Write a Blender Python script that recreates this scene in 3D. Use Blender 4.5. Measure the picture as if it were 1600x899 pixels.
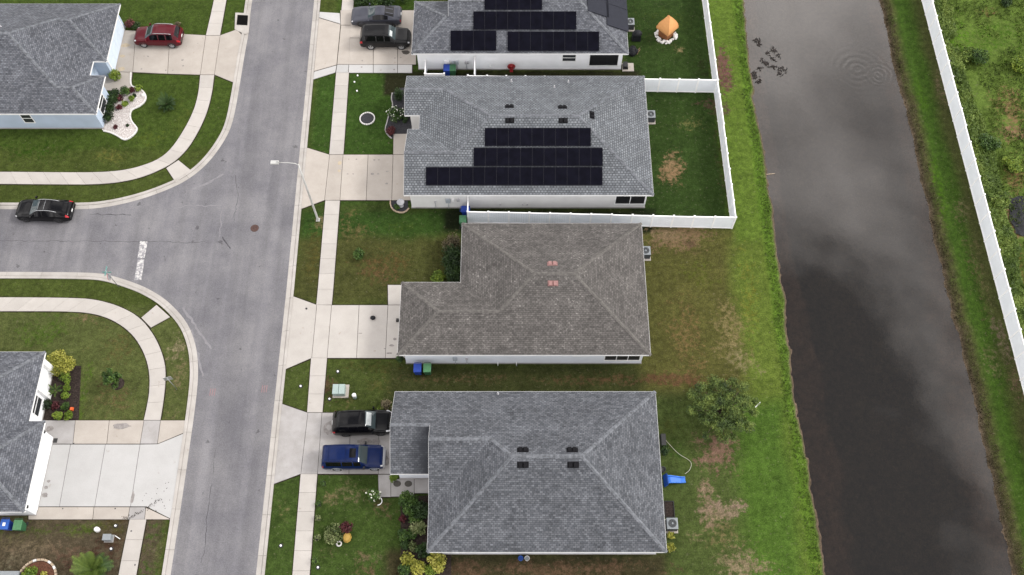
import bpy, math, random
import numpy as np
R = math.radians
rng = np.random.default_rng(7)
random.seed(7)
for o in list(bpy.data.objects): bpy.data.objects.remove(o)
scene = bpy.context.scene
col = scene.collection

# ---------------------------------------------------------------- camera, sky, sun, exposure
FPX, TH, DIST = 1495.0, R(63.4), 80.0          # focal length in photo pixels, downward pitch, distance to ground at centre
SN, CS = math.sin(TH), math.cos(TH)
CAMH, CAMY = DIST*SN, -DIST*CS
cam_d = bpy.data.cameras.new("camera"); cam = bpy.data.objects.new("camera", cam_d); col.objects.link(cam)
cam.location = (0, CAMY, CAMH); cam.rotation_euler = (R(90)-TH, 0, 0)
cam_d.sensor_width = 36; cam_d.lens = 36*FPX/1600; cam_d.clip_end = 6000; cam_d.clip_start = 1
scene.camera = cam
SUN_EL, SUN_AZ = R(41), R(82)                    # azimuth clockwise from north (+Y)
world = bpy.data.worlds.new("World"); scene.world = world; world.use_nodes = True
nt = world.node_tree; nt.nodes.clear()
def N(t, ty, **kw):
    n = t.nodes.new(ty)
    for k, v in kw.items(): setattr(n, k, v)
    return n
out = N(nt, 'ShaderNodeOutputWorld'); bg = N(nt, 'ShaderNodeBackground')
sky = N(nt, 'ShaderNodeTexSky', sky_type='NISHITA', sun_disc=False)
sky.sun_elevation = SUN_EL; sky.sun_rotation = SUN_AZ
tc = N(nt, 'ShaderNodeTexCoord'); sep = N(nt, 'ShaderNodeSeparateXYZ')
nt.links.new(tc.outputs['Generated'], sep.inputs[0])
mz = N(nt, 'ShaderNodeMath', operation='MAXIMUM'); mz.inputs[1].default_value = 0.06
nt.links.new(sep.outputs[2], mz.inputs[0])
dv = []
for i in (0, 1):
    d = N(nt, 'ShaderNodeMath', operation='DIVIDE'); nt.links.new(sep.outputs[i], d.inputs[0]); nt.links.new(mz.outputs[0], d.inputs[1]); dv.append(d)
cmb = N(nt, 'ShaderNodeCombineXYZ'); nt.links.new(dv[0].outputs[0], cmb.inputs[0]); nt.links.new(dv[1].outputs[0], cmb.inputs[1])
CLOUD_OFF = (-2.04, 28.64, 0.0)
cadd = N(nt, 'ShaderNodeVectorMath', operation='ADD'); cadd.inputs[1].default_value = CLOUD_OFF
nt.links.new(cmb.outputs[0], cadd.inputs[0])
cn = N(nt, 'ShaderNodeTexNoise'); cn.inputs['Scale'].default_value = 1.6; cn.inputs['Detail'].default_value = 8; cn.inputs['Roughness'].default_value = 0.56; cn.inputs['Distortion'].default_value = 0.25
nt.links.new(cadd.outputs[0], cn.inputs['Vector'])
cr = N(nt, 'ShaderNodeValToRGB')
cr.color_ramp.elements[0].position = 0.41; cr.color_ramp.elements[0].color = (2.7, 2.7, 2.8, 1)
cr.color_ramp.elements[1].position = 0.63; cr.color_ramp.elements[1].color = (25, 24, 23.4, 1)
e_ = cr.color_ramp.elements.new(0.47); e_.color = (10.5, 10.1, 9.9, 1)
nt.links.new(cn.outputs['Fac'], cr.inputs[0])
mx = N(nt, 'ShaderNodeMixRGB'); mx.inputs[0].default_value = 0.85
nt.links.new(sky.outputs[0], mx.inputs[1]); nt.links.new(cr.outputs[0], mx.inputs[2])
nt.links.new(mx.outputs[0], bg.inputs[0]); bg.inputs[1].default_value = 0.095
nt.links.new(bg.outputs[0], out.inputs[0])
sun_d = bpy.data.lights.new("sun", 'SUN'); sun_d.energy = 1.5; sun_d.angle = R(14); sun_d.color = (1, 0.97, 0.92)
sun = bpy.data.objects.new("sun", sun_d); col.objects.link(sun)
sun.rotation_euler = (R(90)-SUN_EL, 0, -SUN_AZ+math.pi)
sun.location = (30, 20, 60)
scene.view_settings.view_transform = 'Standard'; scene.view_settings.look = 'None'
scene.view_settings.gamma = 1; scene.view_settings.exposure = 0.68
scene.render.engine = 'CYCLES'
scene.render.resolution_x, scene.render.resolution_y = 1024, 575

# ---------------------------------------------------------------- pixel <-> world
def ray(x, y):
    u = (x-800)/FPX; v = (449.5-y)/FPX
    return u, v*SN+CS, v*CS-SN
def P(x, y, z=0.0):
    dx, dy, dz = ray(x, y); t = (z-CAMH)/dz
    return (dx*t, CAMY+dy*t)
def P3(x, y, z=0.0): return P(x, y, z)+(z,)
def PW(x, y, Y):                                  # on a wall that faces south at world Y
    dx, dy, dz = ray(x, y); t = (Y-CAMY)/dy
    return (dx*t, CAMH+dz*t)
def PE(x, y, X):                                  # on a wall that faces east at world X
    dx, dy, dz = ray(x, y); t = X/dx
    return (CAMY+dy*t, CAMH+dz*t)

# ---------------------------------------------------------------- materials
def lin(c): return tuple(((v/255)/12.92 if v/255 <= .04045 else ((v/255+.055)/1.055)**2.4) for v in c)
MATS = {}
def newmat(name):
    m = bpy.data.materials.new(name); m.use_nodes = True; t = m.node_tree; t.nodes.clear()
    o = N(t, 'ShaderNodeOutputMaterial'); b = N(t, 'ShaderNodeBsdfPrincipled'); t.links.new(b.outputs[0], o.inputs[0])
    MATS[name] = m
    return m, t, b
def noise(t, scale, detail=3, coord='Object', rough=.55):
    tcn = N(t, 'ShaderNodeTexCoord'); n = N(t, 'ShaderNodeTexNoise')
    n.inputs['Scale'].default_value = scale; n.inputs['Detail'].default_value = detail; n.inputs['Roughness'].default_value = rough
    t.links.new(tcn.outputs[coord], n.inputs['Vector'])
    return n
def geonoise(t, scale, detail=3, rough=.55):
    g = N(t, 'ShaderNodeNewGeometry'); n = N(t, 'ShaderNodeTexNoise')
    n.inputs['Scale'].default_value = scale; n.inputs['Detail'].default_value = detail; n.inputs['Roughness'].default_value = rough
    t.links.new(g.outputs['Position'], n.inputs['Vector'])
    return n
def ramp(t, src, p0, c0, p1, c1):
    r = N(t, 'ShaderNodeValToRGB'); e = r.color_ramp.elements
    e[0].position = p0; e[1].position = p1
    e[0].color = tuple(c0)+(1,) if len(c0) == 3 else c0
    e[1].color = tuple(c1)+(1,) if len(c1) == 3 else c1
    t.links.new(src, r.inputs[0]); return r
def mul(t, a, b, fac=1.0, mode='MULTIPLY'):
    m = N(t, 'ShaderNodeMixRGB', blend_type=mode); m.inputs[0].default_value = fac
    for s, i in ((a, 1), (b, 2)):
        if isinstance(s, tuple): m.inputs[i].default_value = s+(1,) if len(s) == 3 else s
        else: t.links.new(s, m.inputs[i])
    return m
def g3(v): return (v, v, v)
def bump(t, b, src, strength, dist=.05):
    n = N(t, 'ShaderNodeBump'); n.inputs['Strength'].default_value = strength; n.inputs['Distance'].default_value = dist
    t.links.new(src, n.inputs['Height']); t.links.new(n.outputs[0], b.inputs['Normal'])
ALB = .87
def dim(c): return tuple(v*ALB for v in c)
def mat(name, c, rough=.6, var=.12, scale=2.5, spec=.4, metal=0, coat=0, bmp=0):
    if not name.startswith(('trim', 'vinyl', 'wall', 'garage', 'sign')): c = dim(c)
    m, t, b = newmat(name)
    n1 = geonoise(t, scale, 4)
    r = ramp(t, n1.outputs['Fac'], .3, g3(1-var), .7, g3(1+var))
    t.links.new(mul(t, tuple(c), r.outputs[0]).outputs[0], b.inputs['Base Color'])
    b.inputs['Roughness'].default_value = rough; b.inputs['Specular IOR Level'].default_value = spec
    b.inputs['Metallic'].default_value = metal; b.inputs['Coat Weight'].default_value = coat
    if coat: b.inputs['Coat Roughness'].default_value = .04
    if bmp: bump(t, b, geonoise(t, scale*6, 3).outputs['Fac'], bmp)
    return m
def shingle(name, dark, light, tab=.26, row=.15, con=.14, mort=.013, speck=1.0, blotch=None):
    dark, light = dim(dark), dim(light)
    m, t, b = newmat(name)
    uv = N(t, 'ShaderNodeUVMap'); uv.uv_map = 'UVMap'
    br = N(t, 'ShaderNodeTexBrick'); br.offset = .5
    br.inputs['Scale'].default_value = 1; br.inputs['Brick Width'].default_value = tab; br.inputs['Row Height'].default_value = row
    br.inputs['Mortar Size'].default_value = mort; br.inputs['Mortar Smooth'].default_value = .2; br.inputs['Bias'].default_value = 0
    br.inputs['Color1'].default_value = tuple(dark)+(1,); br.inputs['Color2'].default_value = tuple(light)+(1,)
    br.inputs['Mortar'].default_value = tuple(v*.55 for v in dark)+(1,)
    t.links.new(uv.outputs[0], br.inputs['Vector'])
    # second brick lattice for the darker tabs
    br2 = N(t, 'ShaderNodeTexBrick'); br2.offset = .37; br2.offset_frequency = 3
    br2.inputs['Scale'].default_value = 1; br2.inputs['Brick Width'].default_value = tab*.62; br2.inputs['Row Height'].default_value = row
    br2.inputs['Mortar Size'].default_value = 0; br2.inputs['Color1'].default_value = (1-con, 1-con, 1-con, 1); br2.inputs['Color2'].default_value = (1+con, 1+con, 1+con, 1)
    t.links.new(uv.outputs[0], br2.inputs['Vector'])
    c = mul(t, br.outputs['Color'], br2.outputs['Color'])
    n = geonoise(t, .7, 5, .65); r = ramp(t, n.outputs['Fac'], .36, g3(.86), .64, g3(1.13))
    c = mul(t, c.outputs[0], r.outputs[0])
    n = geonoise(t, 7, 4, .75); r = ramp(t, n.outputs['Fac'], .37, g3(.83), .63, g3(1.19))
    c = mul(t, c.outputs[0], r.outputs[0])
    if speck > 1:
        n = geonoise(t, 5.5, 2, .6); r = ramp(t, n.outputs['Fac'], .60, g3(1), .68, g3(speck)); n2_ = geonoise(t, .7, 3); r2 = ramp(t, n2_.outputs['Fac'], .42, g3(0), .62, g3(1))
        mm_ = mul(t, (1., 1., 1.), r.outputs[0], 1.0, 'MIX'); t.links.new(r2.outputs[0], mm_.inputs[0]); c = mul(t, c.outputs[0], mm_.outputs[0])
    if blotch:  # darker tone growing toward the higher gable, its edge broken up by noise
        x0, y0, y1 = blotch; g = N(t, 'ShaderNodeNewGeometry'); sp = N(t, 'ShaderNodeSeparateXYZ'); t.links.new(g.outputs['Position'], sp.inputs[0])
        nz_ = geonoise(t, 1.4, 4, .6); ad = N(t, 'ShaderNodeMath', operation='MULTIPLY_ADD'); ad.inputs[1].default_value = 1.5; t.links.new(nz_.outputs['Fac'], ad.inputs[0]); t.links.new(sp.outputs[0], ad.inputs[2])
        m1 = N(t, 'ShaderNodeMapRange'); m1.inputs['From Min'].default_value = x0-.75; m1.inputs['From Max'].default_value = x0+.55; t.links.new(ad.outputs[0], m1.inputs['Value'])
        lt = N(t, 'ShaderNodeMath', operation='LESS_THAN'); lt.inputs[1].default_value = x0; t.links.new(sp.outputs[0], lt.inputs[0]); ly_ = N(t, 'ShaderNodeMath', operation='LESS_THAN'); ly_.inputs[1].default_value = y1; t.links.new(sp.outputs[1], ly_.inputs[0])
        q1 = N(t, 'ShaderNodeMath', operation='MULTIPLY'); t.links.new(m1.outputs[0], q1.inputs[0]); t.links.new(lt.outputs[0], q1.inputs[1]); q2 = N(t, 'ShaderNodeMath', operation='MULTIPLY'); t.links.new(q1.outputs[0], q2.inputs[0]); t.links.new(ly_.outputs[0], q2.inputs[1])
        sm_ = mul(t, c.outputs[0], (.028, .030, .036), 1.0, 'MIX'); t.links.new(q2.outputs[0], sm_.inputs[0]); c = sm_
    t.links.new(c.outputs[0], b.inputs['Base Color']); b.inputs['Roughness'].default_value = .85; b.inputs['Specular IOR Level'].default_value = .25
    bump(t, b, br.outputs['Color'], .5, .03)
    return m
def leafmat(name, a, bcol, c):
    a, bcol, c = dim(a), dim(bcol), dim(c)
    m, t, b = newmat(name)
    at = N(t, 'ShaderNodeAttribute'); at.attribute_name = 'rnd'
    r = ramp(t, at.outputs['Fac'], 0.08, a, .95, c)
    e = r.color_ramp.elements.new(.5); e.color = tuple(bcol)+(1,)
    t.links.new(r.outputs[0], b.inputs['Base Color']); b.inputs['Roughness'].default_value = .55; b.inputs['Specular IOR Level'].default_value = .25
    return m
def concrete(name, c, blotch=.1):
    c = dim(c)
    m, t, b = newmat(name)
    oi = N(t, 'ShaderNodeObjectInfo'); r0 = ramp(t, oi.outputs['Random'], 0, g3(.93), 1, g3(1.05))
    cc = mul(t, tuple(c), r0.outputs[0])
    n = geonoise(t, .8, 6, .6); r = ramp(t, n.outputs['Fac'], .3, (1-blotch, 1-blotch*1.05, 1-blotch*1.15), .65, g3(1.04)); cc = mul(t, cc.outputs[0], r.outputs[0])
    n = geonoise(t, 14, 3, .7); r = ramp(t, n.outputs['Fac'], .25, g3(.92), .75, g3(1.06)); cc = mul(t, cc.outputs[0], r.outputs[0])
    n = geonoise(t, 2.3, 2, .5); r = ramp(t, n.outputs['Fac'], .70, g3(1), .78, (.86, .83, .79)); cc = mul(t, cc.outputs[0], r.outputs[0])
    t.links.new(cc.outputs[0], b.inputs['Base Color']); b.inputs['Roughness'].default_value = .85; b.inputs['Specular IOR Level'].default_value = .25
    return m
EXPO = 1.84
def alb(*c): return tuple(v/EXPO for v in lin(c))
concrete('concrete', (.445, .405, .365)); concrete('concrete_pale', (.465, .437, .408), .07); concrete('concrete_new', (.47, .465, .46), .05); concrete('concrete_grey', (.39, .375, .37), .20); concrete('kerb_concrete', (.45, .425, .40), .18)
m, t, b = newmat('asphalt')
n1 = geonoise(t, .22, 6, .65); c = ramp(t, n1.outputs['Fac'], .38, dim((.146, .143, .157)), .64, dim((.208, .203, .213)))
n2 = geonoise(t, 12, 5, .8); r = ramp(t, n2.outputs['Fac'], .38, g3(.82), .62, g3(1.18)); c = mul(t, c.outputs[0], r.outputs[0])
g = N(t, 'ShaderNodeNewGeometry'); mp = N(t, 'ShaderNodeMapping'); mp.inputs['Scale'].default_value = (1.1, .04, 1); t.links.new(g.outputs['Position'], mp.inputs[0])
n3 = N(t, 'ShaderNodeTexNoise'); n3.inputs['Scale'].default_value = 1; n3.inputs['Detail'].default_value = 3; t.links.new(mp.outputs[0], n3.inputs['Vector'])
r = ramp(t, n3.outputs['Fac'], .38, g3(.90), .62, g3(1.08)); c = mul(t, c.outputs[0], r.outputs[0])
n4 = geonoise(t, 1.3, 3, .5); r = ramp(t, n4.outputs['Fac'], .27, g3(.60), .31, g3(1)); c = mul(t, c.outputs[0], r.outputs[0])
t.links.new(c.outputs[0], b.inputs['Base Color']); b.inputs['Roughness'].default_value = .9; b.inputs['Specular IOR Level'].default_value = .2
bump(t, b, n2.outputs['Fac'], .3, .02)
shingle('shingle_blue_grey', (.075, .080, .094), (.155, .162, .182))
shingle('shingle_light_grey', (.125, .135, .150), (.20, .213, .23), .27, .205, .12, .034)
shingle('shingle_brown_grey', (.084, .078, .074), (.134, .125, .118), speck=2.2)
shingle('shingle_charcoal', (.070, .075, .086), (.140, .147, .163), blotch=(-6.0, -16.7, -13.5))
mat('cap_grey', (.148, .156, .172), .85, .45, 4.5, .2); mat('cap_brown', (.128, .120, .112), .85, .35, 4.5, .2)
mat('wall_blue', (.42, .50, .61), .8, .07, .7); mat('wall_white', (.86, .87, .89), .8, .06, .6); mat('wall_grey', (.70, .695, .69), .8, .06, .8)
mat('wall_pale', (.70, .73, .79), .8, .06, .6)
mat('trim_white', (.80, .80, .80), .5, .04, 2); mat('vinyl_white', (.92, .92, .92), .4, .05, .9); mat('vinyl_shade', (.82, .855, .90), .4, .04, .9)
mat('garage_blue', (.58, .66, .75), .5, .03, 2); mat('garage_white', (.78, .79, .80), .5, .03, 2)
mat('black_plastic', (.018, .018, .02), .5, .2, 5); mat('dark_screen', (.012, .012, .014), .45, .3, 4); mat('rubber', (.02, .02, .021), .8, .2, 9)
mat('vent_dark', (.010, .010, .012), .7, .2, 5, .1); mat('vent_pink', (.30, .165, .155), .7, .1, 5); mat('lead', (.45, .45, .47), .5, .1, 4)
mat('metal_grey', (.42, .43, .44), .4, .1, 4, .5, .6); mat('pole_metal', (.55, .55, .53), .45, .06, 3, .5, .3); mat('unit_metal', (.24, .26, .275), .45, .08, 5)
mat('unit_dark', (.06, .065, .07), .6, .2, 14); mat('box_green', (.33, .41, .39), .5, .06, 3); mat('cart_green', (.035, .12, .055), .5, .15, 5); mat('cart_blue', (.015, .05, .30), .45, .12, 5)
mat('cart_lid_green', (.07, .20, .09), .5, .15, 5); mat('cart_lid_blue', (.02, .10, .42), .45, .12, 5)
mat('steel', (.6, .6, .62), .3, .05, 3, .5, .9); mat('rim_silver', (.55, .56, .58), .3, .1, 8, .5, .6); mat('rim_dark', (.08, .08, .085), .35, .1, 8, .5, .5)
mat('sign_white', (.75, .75, .74), .4, .05, 4); mat('sign_green', (.12, .27, .25), .4, .05, 4); mat('sign_red', (.5, .03, .03), .4, .05, 4)
mat('mulch', (.040, .030, .026), .95, .55, 9, .1, bmp=.6); mat('mulch_red', (.12, .055, .035), .95, .45, 12, .1, bmp=.6); mat('dark_gravel', (.05, .05, .056), .95, .35, 14, .1, bmp=.5)
mat('white_stone', (.70, .68, .66), .8, .12, 6, .2); mat('pebble', (.52, .47, .45), .9, .35, 16, .2, bmp=.6); mat('tan_stone', (.42, .33, .24), .8, .2, 6, .2)
mat('terracotta', (.68, .33, .12), .7, .06, 5); mat('brown_panel', (.25, .095, .035), .7, .2, 7); mat('hose_red', (.32, .02, .025), .45, .1, 5)
mat('blue_plastic', (.02, .16, .62), .35, .12, 4); mat('blue_dark', (.008, .05, .26), .4, .1, 4); mat('hose_tan', (.42, .42, .33), .6, .1, 5)
mat('orange', (.75, .13, .03), .5, .1, 5); mat('yellow_ochre', (.36, .23, .045), .6, .12, 6); mat('wood', (.30, .20, .12), .8, .25, 6); mat('bark', (.11, .085, .065), .9, .35, 9, .15)
mat('manhole_iron', (.10, .060, .052), .75, .25, 9, .3, .3); mat('inlet_dark', (.006, .006, .006), .9, .3, 6, .05); mat('stain_tan', (.46, .385, .285), .9, .12, 4, .2); mat('stain_grey', (.27, .25, .24), .9, .25, 6, .2)
mat('red_paint', (.30, .165, .17), .8, .2, 9); mat('crack', (.075, .073, .08), .9, .3, 5, .1); mat('patch_light', (.225, .219, .232), .9, .12, 3, .2)
mat('tarp_black', (.013, .014, .017), .6, .4, 6, .2); mat('mat_brown', (.085, .078, .07), .95, .2, 12, .1); mat('meter_grey', (.38, .42, .46), .5, .1, 6)
mat('pot_black', (.03, .03, .03), .6, .2, 6); mat('twig', (.20, .17, .13), .9, .3, 9, .1)
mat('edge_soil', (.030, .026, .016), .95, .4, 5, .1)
# worn paint
m, t, b = newmat('worn_white'); n1 = geonoise(t, 3.2, 5, .75); r = ramp(t, n1.outputs['Fac'], .45, (.50, .49, .48), .54, (.21, .205, .22)); t.links.new(r.outputs[0], b.inputs['Base Color']); b.inputs['Roughness'].default_value = .8
# solar
m, t, b = newmat('solar'); uvx = noise(t, 1.5, 2); r = ramp(t, uvx.outputs['Fac'], .3, (.003, .003, .006), .7, (.005, .005, .010)); t.links.new(r.outputs[0], b.inputs['Base Color']); b.inputs['Roughness'].default_value = .35; b.inputs['Specular IOR Level'].default_value = .03
mat('solar_frame', (.019, .019, .024), .8, .1, 5, .05); mat('solar_grey', (.024, .026, .036), .4, .1, 3, .1); mat('rail_metal', (.45, .46, .48), .35, .1, 4, .5, .7)
def glass(name, c, rough=.06, spec=.6):
    m, t, b = newmat(name); b.inputs['Base Color'].default_value = c+(1,); b.inputs['Roughness'].default_value = rough; b.inputs['Specular IOR Level'].default_value = spec
glass('car_glass', (.004, .004, .005), .06, .25); glass('windshield_glass', (.035, .05, .054), .05, .5); glass('house_glass', (.03, .033, .037), .08)
mat('lamp_red', (.45, .01, .02), .2, .05, 5, .6); mat('lamp_clear', (.62, .62, .64), .15, .05, 5, .7)
mat('sunshade', (.52, .55, .55), .5, .15, 4)
def paint(name, c, rough=.3):
    m = mat(name, c, rough, .03, 1.5, .08, .0, .35); return m
paint('paint_red', (.090, .006, .012)); paint('paint_black', (.003, .003, .004)); paint('paint_charcoal', (.011, .011, .012)); paint('paint_grey', (.060, .063, .080), .28); paint('paint_blue', (.002, .011, .064)); paint('paint_white', (.75, .76, .78))
leafmat('leaf_dark', (.006, .014, .004), (.018, .042, .009), (.045, .085, .018)); leafmat('leaf_mid', (.012, .028, .006), (.040, .085, .014), (.105, .17, .030))
leafmat('leaf_tree', (.010, .02, .007), (.07, .112, .024), (.22, .28, .06)); leafmat('leaf_yellow', (.09, .11, .015), (.28, .28, .04), (.52, .48, .12)); leafmat('leaf_lime', (.05, .09, .01), (.13, .20, .02), (.28, .34, .05))
leafmat('leaf_red', (.035, .01, .012), (.08, .018, .022), (.17, .05, .05)); leafmat('leaf_variegated', (.03, .05, .012), (.12, .15, .05), (.34, .36, .18)); leafmat('petal_white', (.6, .6, .5), (.75, .75, .66), (.85, .85, .8))
leafmat('leaf_palm', (.006, .014, .003), (.032, .066, .010), (.13, .18, .03)); leafmat('leaf_dead', (.05, .04, .022), (.11, .09, .05), (.2, .17, .10)); leafmat('leaf_weed', (.03, .055, .009), (.10, .158, .024), (.22, .285, .06))
leafmat('leaf_grass', (.03, .055, .008), (.075, .125, .02), (.15, .20, .045)); leafmat('leaf_water', (.008, .007, .006), (.02, .016, .014), (.05, .035, .03))

# ---------------------------------------------------------------- mesh builder
def new_obj(name, me, parent=None):
    o = bpy.data.objects.new(name, me); col.objects.link(o)
    if parent is not None: o.parent = parent
    return o
def origin_of(parent):
    p = (0., 0., 0.)
    while parent is not None:
        p = tuple(a+b for a, b in zip(p, parent.location)); parent = parent.parent
    return p
def tag(o, label=None, cat=None, group=None, kind=None):
    if label: o['label'] = label
    if cat: o['category'] = cat
    if group: o['group'] = group
    if kind: o['kind'] = kind
    return o
def thing(name, label, cat, loc=(0, 0, 0), rz=0, group=None):
    o = new_obj(name, None); o.location = loc if len(loc) == 3 else (loc[0], loc[1], 0); o.rotation_euler = (0, 0, rz)
    o.empty_display_size = .3
    return tag(o, label, cat, group)
def structure(name, loc=(0, 0, 0)):
    o = new_obj(name, None); o.location = loc; return tag(o, kind='structure')
class MB:
    def __init__(s): s.v = []; s.f = []; s.uv = []; s.sm = []
    def add(s, vs, fs, smooth=False, uv=None):
        k = len(s.v); s.v += [tuple(p) for p in vs]
        for i, f in enumerate(fs):
            s.f.append([k+j for j in f]); s.sm.append(smooth); s.uv.append(uv[i] if uv else None)
        return s
    def box(s, x0, x1, y0, y1, z0, z1, taper=0, ch=0):
        a = taper
        vs = [(x0, y0, z0), (x1, y0, z0), (x1, y1, z0), (x0, y1, z0), (x0+a, y0+a, z1), (x1-a, y0+a, z1), (x1-a, y1-a, z1), (x0+a, y1-a, z1)]
        if ch:
            vs = vs[:4]+[(x0, y0, z1-ch), (x1, y0, z1-ch), (x1, y1, z1-ch), (x0, y1, z1-ch), (x0+ch, y0+ch, z1), (x1-ch, y0+ch, z1), (x1-ch, y1-ch, z1), (x0+ch, y1-ch, z1)]
            fs = [(3, 2, 1, 0), (8, 9, 10, 11)]
            for b0 in (0, 4):
                for i in range(4): fs.append((b0+i, b0+(i+1) % 4, b0+4+(i+1) % 4, b0+4+i))
            return s.add(vs, fs)
        return s.add(vs, [(3, 2, 1, 0), (4, 5, 6, 7), (0, 1, 5, 4), (1, 2, 6, 5), (2, 3, 7, 6), (3, 0, 4, 7)])
    def prism(s, poly, z0, z1):
        n = len(poly); A = sum(poly[i][0]*poly[(i+1) % n][1]-poly[(i+1) % n][0]*poly[i][1] for i in range(n))
        if A < 0: poly = poly[::-1]
        zt = z1 if hasattr(z1, '__len__') else [z1]*n
        return s.add([(p[0], p[1], z0) for p in poly]+[(p[0], p[1], zt[i]) for i, p in enumerate(poly)],
                     [list(range(n))[::-1], list(range(n, 2*n))]+[(i, (i+1) % n, n+(i+1) % n, n+i) for i in range(n)])
    def lathe(s, cx, cy, prof, n=20, smooth=True, sy=1.0):
        vs = []; fs = []
        for r, z in prof:
            for i in range(n):
                a = 2*math.pi*i/n; vs.append((cx+r*math.cos(a), cy+r*sy*math.sin(a), z))
        for k in range(len(prof)-1):
            for i in range(n): fs.append((k*n+i, k*n+(i+1) % n, (k+1)*n+(i+1) % n, (k+1)*n+i))
        fs.append(list(range(n))[::-1]); fs.append([(len(prof)-1)*n+i for i in range(n)])
        return s.add(vs, fs, smooth)
    def tube(s, pts, r, n=8, smooth=True):
        pts = [np.array(p, float) for p in pts]; rr = r if hasattr(r, '__len__') else [r]*len(pts)
        vs = []; fs = []
        for i, p in enumerate(pts):
            d = pts[min(i+1, len(pts)-1)]-pts[max(i-1, 0)]; d /= np.linalg.norm(d)+1e-9
            a = np.cross(d, (0, 0, 1)) if abs(d[2]) < .95 else np.cross(d, (1, 0, 0)); a /= np.linalg.norm(a); b2 = np.cross(d, a)
            for k in range(n):
                an = 2*math.pi*k/n; vs.append(tuple(p+rr[i]*(a*math.cos(an)+b2*math.sin(an))))
        for i in range(len(pts)-1):
            for k in range(n): fs.append((i*n+k, i*n+(k+1) % n, (i+1)*n+(k+1) % n, (i+1)*n+k))
        fs.append(list(range(n))[::-1]); fs.append([(len(pts)-1)*n+k for k in range(n)])
        return s.add(vs, fs, smooth)
    def obox(s, c, ax, ay, az, hx, hy, hz):          # oriented box
        c, ax, ay, az = [np.array(q, float) for q in (c, ax, ay, az)]
        vs = []
        for k in (-1, 1):
            for i, j in ((-1, -1), (1, -1), (1, 1), (-1, 1)): vs.append(tuple(c+ax*hx*i+ay*hy*j+az*hz*k))
        return s.add(vs, [(3, 2, 1, 0), (4, 5, 6, 7), (0, 1, 5, 4), (1, 2, 6, 5), (2, 3, 7, 6), (3, 0, 4, 7)])
    def beam(s, a, b2, w, h):
        a = np.array(a, float); b2 = np.array(b2, float); d = b2-a; L = np.linalg.norm(d); d /= L
        sd = np.cross(d, (0, 0, 1)); sd = sd/np.linalg.norm(sd) if np.linalg.norm(sd) > 1e-6 else np.array((1., 0, 0)); u = np.cross(sd, d)
        return s.obox((a+b2)/2, d, sd, u, L/2, w/2, h/2)
    def build(s, name, material, parent=None, local=False, loc=None, bevel=0):
        off = (0, 0, 0) if (local or parent is None) else origin_of(parent)
        me = bpy.data.meshes.new(name)
        me.from_pydata([(v[0]-off[0], v[1]-off[1], v[2]-off[2]) for v in s.v], [], s.f)
        if any(u is not None for u in s.uv):
            ul = me.uv_layers.new(name='UVMap'); k = 0
            for f, u in zip(s.f, s.uv):
                for j in range(len(f)):
                    ul.data[k].uv = u[j] if u else (0, 0); k += 1
        me.polygons.foreach_set('use_smooth', s.sm)
        me.materials.append(MATS[material])
        o = new_obj(name, me, parent)
        if loc is not None: o.location = loc
        if bevel:
            bv = o.modifiers.new('bevel', 'BEVEL'); bv.width = bevel; bv.segments = 2; bv.limit_method = 'ANGLE'
        return o
def inst(me, name, parent, loc, rz=0):
    o = new_obj(name, me, parent); o.location = loc; o.rotation_euler = (0, 0, rz); return o
def copy_tree(o, parent=None):
    c = o.copy(); col.objects.link(c); c.parent = parent
    for ch in o.children: copy_tree(ch, c)
    return c

# ---------------------------------------------------------------- value noise for authoring
def vnoise(X, Y, scale, seed=0):
    X = np.asarray(X, float)*scale+seed*17.3; Y = np.asarray(Y, float)*scale+seed*9.1
    xi = np.floor(X).astype(int); yi = np.floor(Y).astype(int); fx = X-xi; fy = Y-yi
    fx = fx*fx*(3-2*fx); fy = fy*fy*(3-2*fy)
    def h(a, b):
        n = (a*374761393+b*668265263+seed*1442695) & 0xffffffff; n = ((n ^ (n >> 13))*1274126177) & 0xffffffff
        return ((n ^ (n >> 16)) & 0xffff)/65535.
    return (h(xi, yi)*(1-fx)+h(xi+1, yi)*fx)*(1-fy)+(h(xi, yi+1)*(1-fx)+h(xi+1, yi+1)*fx)*fy
def fbm(X, Y, scale, seed=0, o=4):
    return sum(vnoise(X, Y, scale*2**i, seed+i)*.5**i for i in range(o))/sum(.5**i for i in range(o))

# ---------------------------------------------------------------- the ground: one sheet, canal bed carved into it
WATER = -0.5
def shore_l(Y): return 22.72+.16*np.sin(Y*.21)+.55*(fbm(0*Y, Y, .35, 3)-.5)+.35*(fbm(0*Y, Y, 1.6, 8)-.5)
def shore_r(Y): return 36.45+.012*(31-Y)*.4+.5*(fbm(0*Y+9, Y, .3, 5)-.5)+.3*(fbm(0*Y+9, Y, 1.5, 6)-.5)
def axis(lo, hi, st, far):
    a = list(np.arange(lo, hi+1e-6, st)); d = st
    while a[-1] < far: d *= 1.5; a.append(a[-1]+d)
    d = st; b2 = []
    x = lo
    while x > -far: d *= 1.5; x -= d; b2.append(x)
    return np.array(b2[::-1]+a)
gx = axis(-46, 53, .36, 1800); gy = axis(-27, 37, .36, 1800)
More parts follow.
